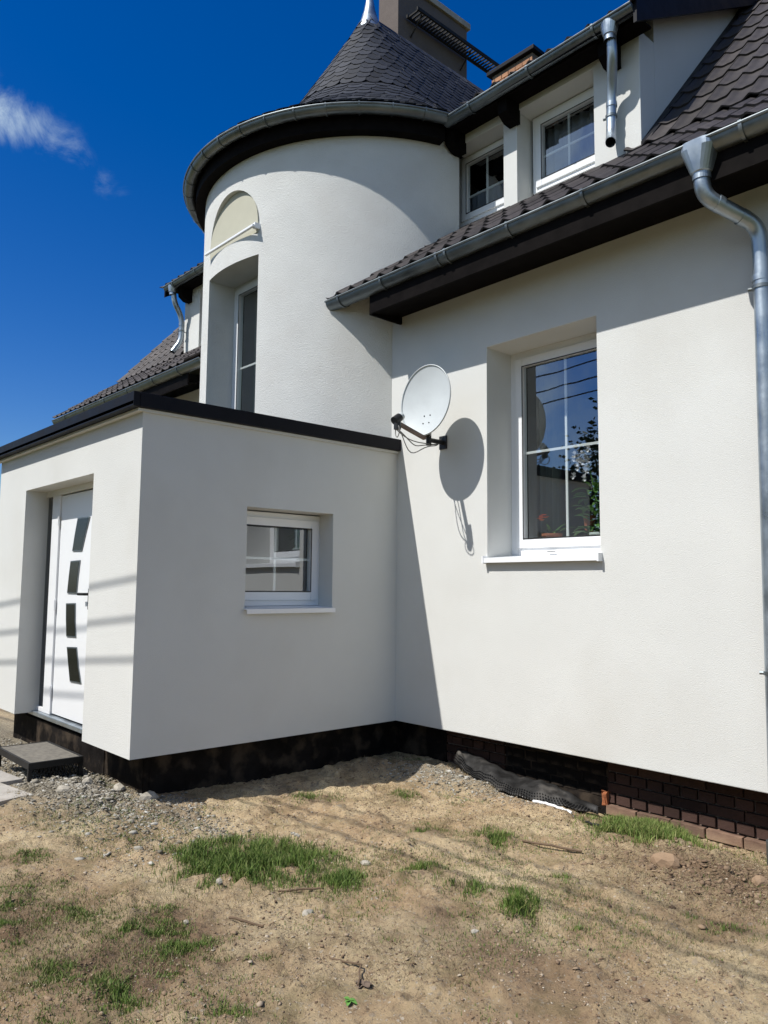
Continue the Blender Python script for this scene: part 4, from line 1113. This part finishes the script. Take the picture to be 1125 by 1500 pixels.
def membrane():
    t = thing('dimpled_membrane', 'black dimpled foundation membrane slumped in the trench along the wall', 'membrane', (1.35, 0.05, 0.0))
    # lower edge follows the spoil heap, upper edge leans to the wall
    n = 70; m_ = 12; V = []
    for i in range(n + 1):
        q = i / n; x = 0.63 + q * 1.47
        ylo = 0.12 - 0.30 * math.sin(PI * min(1, q * .9)) ** .8 + .12 * max(0, q - .7)
        zlo = 0.095 - 0.115 * q + .006 * math.sin(q * 23)
        yhi = 0.185 - .02 * math.sin(q * 9) - .05 * q
        zhi = 0.185 - 0.17 * q ** .8 + 0.02 * math.sin(q * 11)
        for j in range(m_ + 1):
            s_ = j / m_
            y = ylo + (yhi - ylo) * s_; z = zlo + (zhi - zlo) * s_ + .045 * math.sin(PI * s_) * (0.6 + .5 * math.sin(q * 17 + s_ * 4)) * (1 - .4 * q)
            z += .006 * math.sin(q * 60 + s_ * 9)
            V.append((x + .015 * math.sin(s_ * 5 + q * 8), y, max(z, float(ground_h(x, y)) + .012)))
    mb = MB(); mb.v = V
    for i in range(n):
        for j in range(m_):
            a = i * (m_ + 1) + j; mb.f.append((a, a + 1, a + m_ + 2, a + m_ + 1))
    o = mb.build('sheet', MEMBRANE, t, smooth=True, angle=80, weld=False, recalc=False)
    sd = o.modifiers.new('thick', 'SOLIDIFY'); sd.thickness = .004; sd.offset = 0
    d = MB()
    for i in range(1, n * 1):
        for j in range(0, 4):
            a = Vector(V[i * (m_ + 1) + j]); d.tube([a, a + Vector((0, -.006, .014))], [.0065, .004], 6)
    d.build('dimple', MEMBRANE, t, weld=False)['kind'] = 'stuff'
membrane()

def rock(r, seed, m, flat=.7):
    rr = random.Random(seed); bm = bmesh.new(); bmesh.ops.create_icosphere(bm, subdivisions=2, radius=1)
    for v in bm.verts:
        n_ = v.co.normalized(); k = 1 + .22 * math.sin(n_.x * 3.1 + seed) * math.cos(n_.y * 2.7 + seed * 2) + rr.uniform(-.07, .07)
        v.co = Vector((n_.x * k * 1.15, n_.y * k * .85, n_.z * k * flat)) * r
    me = bpy.data.meshes.new('stone'); bm.to_mesh(me); bm.free(); me.materials.append(m); return me
STONES = [((-0.35, -2.48), .05, 'pale rounded stone in the rubble by the porch corner'), ((-0.09, -2.37), .06, 'white stone at the foot of the porch corner'),
          ((-0.60, -2.62), .055, 'pale lump of mortar on the rubble heap'), ((-0.50, -2.83), .045, 'flat pale stone at the front of the rubble heap'),
          ((2.24, -2.66), .030, 'pale stone on bare earth right of the small tuft'), ((1.90, -2.0), .026, 'grey stone beside the second grass tuft'),
          ((2.92, -2.23), .018, 'small white pebble alone on the sandy ground'), ((3.05, -0.75), .07, 'sandy lump of earth below the brick plinth'),
          ((3.52, -0.62), .045, 'brown stone in the dark soil near the downpipe'), ((1.92, -3.13), .018, 'small pale stone on bare sand at lower left'),
          ((1.62, -2.10), .022, 'pale stone on the far edge of the big grass patch'),
          ((0.74, -0.16), .03, 'white stone on the spoil heap next to the membrane'), ((1.62, -2.78), .022, 'small white stone below the big grass patch')]
for i, ((x, y), r, lab) in enumerate(STONES):
    o = link('stone', rock(r, i + 3, STONEW if i not in (7, 8) else mat('brown_stone_%d' % i, (0.27, .18, .11), .95, bump=.8, bscale=50)))
    o.location = (x, y, gh(x, y) + r * .2); o.rotation_euler = (0, 0, i * 1.3); tag(o, lab, 'stone')
def stick(pts, r, lab, m=STICK, name='stick', cat='stick'):
    P_ = [(x, y, gh(x, y) + r * .8 + z) for x, y, z in pts]
    k = []
    for a, b in zip(P_, P_[1:]):
        for i in range(6): k.append(Vector(a).lerp(Vector(b), i / 6) + Vector((random.uniform(-.003, .003),) * 3))
    k.append(Vector(P_[-1])); tag(MB().tube(k, r, 7).build(name, m, None, smooth=True), lab, cat)
stick([(2.06, -2.98, .01), (2.22, -2.90, .004)], .006, 'short dark stick below the big grass patch')
stick([(2.27, -1.05, .004), (2.62, -0.93, .012)], .007, 'straight dry stick on the sand beside the raised strip')
stick([(1.93, -2.62, .01), (2.04, -2.43, .015)], .005, 'thin twig at the near edge of the big grass patch')
stick([(2.66, -2.86, .0), (2.82, -2.82, .02), (2.93, -2.93, .01)], .004, 'thin curved twig with a dry leaf in the foreground')
stick([(1.77, -0.27, .01), (1.95, -0.29, .012), (2.12, -0.30, .006)], .010, 'white plastic strip lying at the foot of the membrane', PVC, 'plastic_strip', 'plastic strip')
stick([(1.31, -2.10, .05), (1.36, -2.07, .055)], .009, 'pale scrap of paper lying on the big grass patch', STONEW, 'paper_scrap', 'litter')
stick([(2.35, -0.48, .01), (2.44, -0.45, .02), (2.47, -0.40, .01)], .008, 'crumpled grey scrap near the bright green grass', METALDARK, 'litter_scrap', 'litter')
def clump(name, c, r, n, lab, cat, m, w=.012):
    mb = MB()
    for i in range(n):
        a = random.uniform(0, 2 * PI); leafy(mb, (c[0], c[1], gh(*c) + .01), (math.cos(a), math.sin(a), random.uniform(.1, 1.0)), r * random.uniform(.6, 1.1), w, .5)
    tag(mb.build(name, m, None, smooth=True), lab, cat)
clump('seedling', (2.99, -3.02), .03, 7, 'tiny bright green seedling on bare earth at the bottom', 'seedling', mat('seedling_leaf', (.10, .24, .04), .6), .009)
clump('dry_leaf', (2.93, -2.90), .05, 5, 'curled dry brown leaf in the foreground', 'leaf', mat('dry_leaf', (.14, .10, .07), .9, var=.3), .016)

# ---------------------------------------------------------------- grass, weeds, straw, pebbles
def leaf_material(name, c1, c2, c3):
    m = bpy.data.materials.new(name); m.use_nodes = True; N = m.node_tree.nodes; L = m.node_tree.links; b = N['Principled BSDF']
    at = N.new('ShaderNodeAttribute'); at.attribute_name = 'tone'; cr = N.new('ShaderNodeValToRGB'); L.new(at.outputs['Fac'], cr.inputs[0])
    cr.color_ramp.elements[0].color = (*c1, 1); cr.color_ramp.elements[1].color = (*c3, 1); e = cr.color_ramp.elements.new(.5); e.color = (*c2, 1)
    L.new(cr.outputs[0], b.inputs['Base Color']); b.inputs['Roughness'].default_value = .6; b.inputs['Specular IOR Level'].default_value = .25
    return m
def blades(name, x, y, L_, w, lean, tone, m, mat_z=0.0):
    n = len(x); z = ground_h(x, y) - .002 + mat_z
    a = rng.uniform(0, 2 * PI, n); dx, dy = np.cos(a), np.sin(a)
    b = rng.uniform(0, 2 * PI, n); ex, ey = np.cos(b) * lean, np.sin(b) * lean
    V = np.zeros((n, 5, 3))
    for k, (hh, ww, ll) in enumerate(((0, 1, 0), (0, -1, 0), (.55, .8, .35), (.55, -.8, .35), (1, 0, 1))):
        V[:, k, 0] = x + dx * w * ww + ex * L_ * ll; V[:, k, 1] = y + dy * w * ww + ey * L_ * ll
        V[:, k, 2] = z + L_ * hh * np.sqrt(np.clip(1 - (lean * .8) ** 2 * (ll if hh < 1 else 1), .05, 1))
    idx = (np.arange(n) * 5)[:, None]
    q = np.concatenate([idx + [0, 1, 3], idx + [0, 3, 2], idx + [2, 3, 4]], 0).astype(np.int32)
    me = bpy.data.meshes.new(name); me.vertices.add(n * 5); me.vertices.foreach_set('co', V.ravel())
    me.loops.add(q.size); me.loops.foreach_set('vertex_index', q.ravel()); me.polygons.add(len(q)); me.polygons.foreach_set('loop_start', (np.arange(len(q)) * 3).astype(np.int32))
    me.update(); at = me.attributes.new('tone', 'FLOAT', 'POINT'); at.data.foreach_set('value', np.repeat(tone, 5).astype(np.float32))
    me.materials.append(m); o = bpy.data.objects.new(name, me); COL.objects.link(o); o['kind'] = 'stuff'; return o
GRASS = leaf_material('grass_blade', (0.055, 0.09, 0.02), (0.115, 0.185, 0.035), (0.30, 0.28, 0.11))
STRAW = leaf_material('straw', (0.16, 0.13, 0.06), (0.30, 0.24, 0.13), (0.08, 0.055, 0.03))
gx, gy, gl_, gt = [], [], [], []
for (cx, cy, ax, ay, bx, by), dn in zip(PATCH, DENS):
    area = abs(ax * by - ay * bx) * PI; n = int(area * 36000 * dn ** 1.1) + 90
    u = rng.normal(0, .5, n); v = rng.normal(0, .5, n); px = cx + ax * u + bx * v; py = cy + ay * u + by * v
    keep = fbm(px * 11, py * 11, 3, 55) + rng.normal(0, .07, n) > (.47 if dn > .7 else .52)
    r = np.sqrt(u * u + v * v)
    px, py, r = px[keep], py[keep], r[keep]
    gx.append(px); gy.append(py); gl_.append((.55 if cx < 2.4 and cy < -3.0 else 1.0) * (.022 + .040 * dn) * np.clip(1.15 - .45 * r, .35, 1.1) * rng.uniform(.55, 1.25, len(px)))
    gt.append(np.clip(rng.normal(.50 if cy < -3 else .42 + .16 * fbm(px * 6, py * 6, 2, 4), .17, len(px)) + (.12 if abs(cx - 2.55) < .2 and cy > -.5 else 0), 0, 1))
# scattered weeds
n = 130000; px = rng.uniform(-1.5, 4.3, n); py = rng.uniform(-4.4, .1, n)
wet = fbm(px * 1.7, py * 1.7, 4, 77) + .30 * gauss(px, py, 1.5, -3.65, 1.1, .42) + .14 * gauss(px, py, 3.0, -1.2, .9, .7)
k = (wet + rng.normal(0, .035, n) + .16 * (fbm(px * 14, py * 14, 2, 19) - .5) > .625) & ~((px < -.15) & (py > -2.45)); px, py = px[k], py[k]
gx.append(px); gy.append(py); gl_.append(rng.uniform(.008, .024, len(px))); gt.append(rng.uniform(.1, .8, len(px)))
n = 70000; ra = rng.uniform(0, 2 * PI, n); rr_ = 3.6 + 7.5 * rng.uniform(0, 1, n) ** 1.2; px = 1.6 + rr_ * 1.15 * np.cos(ra); py = -2.1 + rr_ * np.sin(ra)  # blades covering the added dark lawn out of view
k = (py < -.1) & ~((px < -.8) & (py > -3.6)) & (np.hypot(px - 5.3455, py + 4.9989) > .9) & ~((px < 0) & (py > -2.7)); px, py = px[k], py[k]
gx.append(px); gy.append(py); gl_.append(rng.uniform(.03, .08, len(px))); gt.append(np.clip(rng.normal(.4, .2, len(px)), 0, 1))
x, y, l, tn = map(np.concatenate, (gx, gy, gl_, gt))
blades('grass', x, y, l, .0011 + l * .018, rng.uniform(.1, .8, len(x)), tn, GRASS)
n = 90000; px = rng.uniform(-1.0, 4.3, n); py = rng.uniform(-4.4, .15, n)
dry = fbm(px * 2.6, py * 2.6, 4, 101) + .22 * gauss(px, py, 3.2, -1.1, .9, .7) + .12 * gauss(px, py, 1.0, -.2, .6, .3) + .1 * gauss(px, py, 1.9, -3.5, .9, .4)
for (cx, cy, ax, ay, bx, by) in PATCH: dry += .16 * gauss(px, py, cx, cy, math.hypot(ax, ay), math.hypot(bx, by), math.atan2(ay, ax))
k = (dry + rng.normal(0, .04, n) > .60); px, py = px[k], py[k]
blades('dry_straw', px, py, rng.uniform(.012, .045, len(px)), .0009, rng.uniform(.8, 1.2, len(px)), rng.uniform(0, 1, len(px)), STRAW, .002)

def scatter_stones(name, x, y, r, m, tone):
    bm = bmesh.new(); bmesh.ops.create_icosphere(bm, subdivisions=1, radius=1); base = np.array([v.co[:] for v in bm.verts]); fc = np.array([[v.index for v in f.verts] for f in bm.faces]); bm.free()
    n = len(x); nv = len(base); V = base[None] * (1 + rng.uniform(-.42, .34, (n, nv, 1)))
    V = V * np.stack([rng.uniform(.8, 1.5, n), rng.uniform(.7, 1.1, n), rng.uniform(.25, .65, n)], 1)[:, None, :]
    for _ in range(1):
        a = rng.uniform(0, 2 * PI, n); ca, sa = np.cos(a)[:, None], np.sin(a)[:, None]; t_ = rng.uniform(-.5, .5, n); ct, st = np.cos(t_)[:, None], np.sin(t_)[:, None]
        yv, zv = V[:, :, 1] * ct - V[:, :, 2] * st, V[:, :, 1] * st + V[:, :, 2] * ct; xv = V[:, :, 0]
        V = np.stack([xv * ca - yv * sa, xv * sa + yv * ca, zv], -1)
    V = V * r[:, None, None]; V[:, :, 0] += x[:, None]; V[:, :, 1] += y[:, None]; V[:, :, 2] += (ground_h(x, y) + r * .12)[:, None]
    F = (fc[None] + (np.arange(n) * nv)[:, None, None]).reshape(-1, 3).astype(np.int32)
    me = bpy.data.meshes.new(name); me.vertices.add(n * nv); me.vertices.foreach_set('co', V.ravel()); me.loops.add(F.size); me.loops.foreach_set('vertex_index', F.ravel())
    me.polygons.add(len(F)); me.polygons.foreach_set('loop_start', (np.arange(len(F)) * 3).astype(np.int32)); me.update()
    at = me.attributes.new('tone', 'FLOAT', 'POINT'); at.data.foreach_set('value', np.repeat(tone, nv).astype(np.float32)); me.materials.append(m)
    o = bpy.data.objects.new(name, me); COL.objects.link(o); o['kind'] = 'stuff'; return o
RUBBLE = leaf_material('rubble_stone', (0.10, 0.085, 0.062), (0.22, 0.195, 0.15), (0.46, 0.44, 0.39))
PEB = leaf_material('earth_crumb', (0.13, 0.085, 0.055), (0.27, 0.19, 0.12), (0.46, 0.40, 0.31))
for m_ in (RUBBLE, PEB): m_.node_tree.nodes['Principled BSDF'].inputs['Roughness'].default_value = .95
n = 17000; px = rng.normal(-1.0, .85, n); py = rng.normal(-2.68, .22, n)
k = (py < -2.37 + .0 * px) | (px > -.17); k &= (px > -4.2) & (py > -3.3) & (px < 1.1); px, py = px[k], py[k]
scatter_stones('rubble', px, py, np.clip(rng.lognormal(-5.15, .5, len(px)), .002, .028), RUBBLE, np.clip(rng.normal(.3, .24, len(px)) + .5 * fbm(px * 4, py * 4, 3, 61) , 0, 1))
n = 1800; px = rng.normal(.95, .38, n); py = rng.normal(-.33, .13, n); k = py < .12; px, py = px[k], py[k]
scatter_stones('rubble', px, py, np.clip(rng.lognormal(-5.0, .45, len(px)), .003, .022), RUBBLE, np.clip(rng.normal(.55, .25, len(px)), 0, 1))
n = 900; px = rng.uniform(-.15, 1.1, n); py = rng.uniform(-2.3, -2.1, n) + rng.normal(0, .06, n) - .1 * (px > .2); scatter_stones('rubble', px, py, np.clip(rng.lognormal(-5.1, .4, len(px)), .003, .02), RUBBLE, np.clip(rng.normal(.5, .25, len(px)), 0, 1))
n = 70000; px = rng.uniform(-1.2, 4.4, n); py = rng.uniform(-4.5, .15, n); wt = fbm(px * 2.2, py * 2.2, 4, 140) + .16 * gauss(px, py, 3.3, -.8, .7, .5)
k = wt + rng.normal(0, .07, n) > .52; px, py = px[k], py[k]
scatter_stones('earth_crumbs', px, py, np.clip(rng.lognormal(-5.7, .5, len(px)), .0018, .016), PEB, np.clip(rng.normal(.42, .25, len(px)), 0, 1))
n = 2600; px = rng.normal(3.4, .32, n); py = rng.normal(-.62, .24, n); k = py < .1; px, py = px[k], py[k]
scatter_stones('earth_crumbs', px, py, np.clip(rng.lognormal(-5.0, .5, len(px)), .003, .024), PEB, np.clip(rng.normal(.16, .16, len(px)), 0, 1))

# ---------------------------------------------------------------- overhead wires and what stands behind the camera
def wire(y, z, lab):
    pts = [(x, y + 0.045 * x, z + 0.02 * x - 0.10 * (1 - (x / 16) ** 2) + .1) for x in np.linspace(-16, 16, 33)]
    tag(MB().tube(pts, .012, 6).build('overhead_wire', BLACKPLASTIC, None, smooth=True), lab, 'wire', 'overhead wires in front of the house')
for y, z, lab in ((-5.12, 5.36, 'topmost of the three overhead wires crossing in front of the house'), (-5.14, 5.10, 'middle one of the three overhead wires crossing in front of the house'), (-5.19, 4.88, 'lowest of the three overhead wires crossing in front of the house')):
    wire(y, z, lab)
for x, lab in ((-16.0, 'wooden utility pole beyond the left end of the house'), (16.0, 'wooden utility pole beyond the right end of the house')):
    t = thing('utility_pole', lab, 'pole', (x, -5.12 + .045 * x, 0))
    MB().tube([(x, -5.0 + .045 * x, -.2), (x, -5.0 + .045 * x, 6.4)], .11, 12, r2=.08).build('post', WOODPOLE, t, smooth=True)
    MB().box(x - .04, x + .04, -5.25 + .045 * x, -5.0 + .045 * x, 4.7, 5.9).build('insulator_arm', METALDARK, t)
def tree(c, h, r, lab, n=9000, tr=.14):
    t = thing('tree', lab, 'tree', (c[0], c[1], 0), 'trees across the lane from the house')
    mb = MB(); mb.tube([(c[0], c[1], -.2), (c[0] + .1, c[1], h * .4), (c[0], c[1] + .1, h * .8)], tr, 10, r2=.04)
    for k in range(7):
        a = k * 2.4; z = h * (.3 + .07 * k); mb.tube([(c[0], c[1], z), (c[0] + r * .7 * math.cos(a), c[1] + r * .7 * math.sin(a), z + h * .2)], .05, 6, r2=.015)
    mb.build('trunk', BARK, t, smooth=True)
    cl = rng.normal(0, 1, (26, 3)); cl /= np.linalg.norm(cl, axis=1)[:, None]; cl *= rng.uniform(.3, .85, (26, 1))
    cc = np.array([c[0], c[1], h * .62]) + cl * [r, r, h * .38]
    P_ = cc[rng.integers(0, 26, n)] + rng.normal(0, 1, (n, 3)) * r * .17
    nr = rng.normal(0, 1, (n, 3)); nr /= np.linalg.norm(nr, axis=1)[:, None]; u = np.cross(nr, [0, 0, 1]); u /= np.linalg.norm(u, axis=1)[:, None] + 1e-6; v = np.cross(nr, u)
    s_ = rng.uniform(.05, .11, n)[:, None]; V = np.stack([P_ - u * s_, P_ - v * s_ * .6, P_ + u * s_, P_ + v * s_ * .6], 1)
    me = bpy.data.meshes.new('crown'); me.vertices.add(4 * n); me.vertices.foreach_set('co', V.ravel()); me.loops.add(4 * n); me.loops.foreach_set('vertex_index', np.arange(4 * n, dtype=np.int32))
    me.polygons.add(n); me.polygons.foreach_set('loop_start', (np.arange(n) * 4).astype(np.int32)); me.update(); me.materials.append(TREELEAF); link('crown', me, t)
tree((-4.4, -12.5), 7.2, 2.3, 'rounded dark tree across the lane mirrored at the right of the large window')
tree((-8.2, -13.5), 5.4, 1.9, 'lower dark tree across the lane mirrored in the middle of the large window')
tree((-11.5, -13.0), 5.6, 1.9, 'dark tree across the lane farthest to the left of the house')
tree((-1.0, -13.0), 6.2, 2.0, 'dark tree across the lane straight in front of the porch')
tree((2.5, -14.0), 5.8, 2.1, 'dark tree across the lane behind the photographer')
tree((6.5, -14.5), 6.4, 2.1, 'dark tree across the lane farthest to the right')
mb = MB()
FENCEWOOD = mat('dark_fence_wood', (0.035, 0.026, 0.02), .85, var=.4)
fence = thing('garden_fence', 'brown plank garden fence across the lane in front of the trees', 'fence', (-3, -11.0, 0))
for k in range(90):
    MB().box(-15 + k * .3, -15 + k * .3 + .27, -11.02, -11.0, 0.0, 1.75 + random.uniform(-.02, .02)).build('plank', FENCEWOOD, fence)
MB().box(-15, 12, -10.999, -10.95, .5, .58).build('rail', BARK, fence)
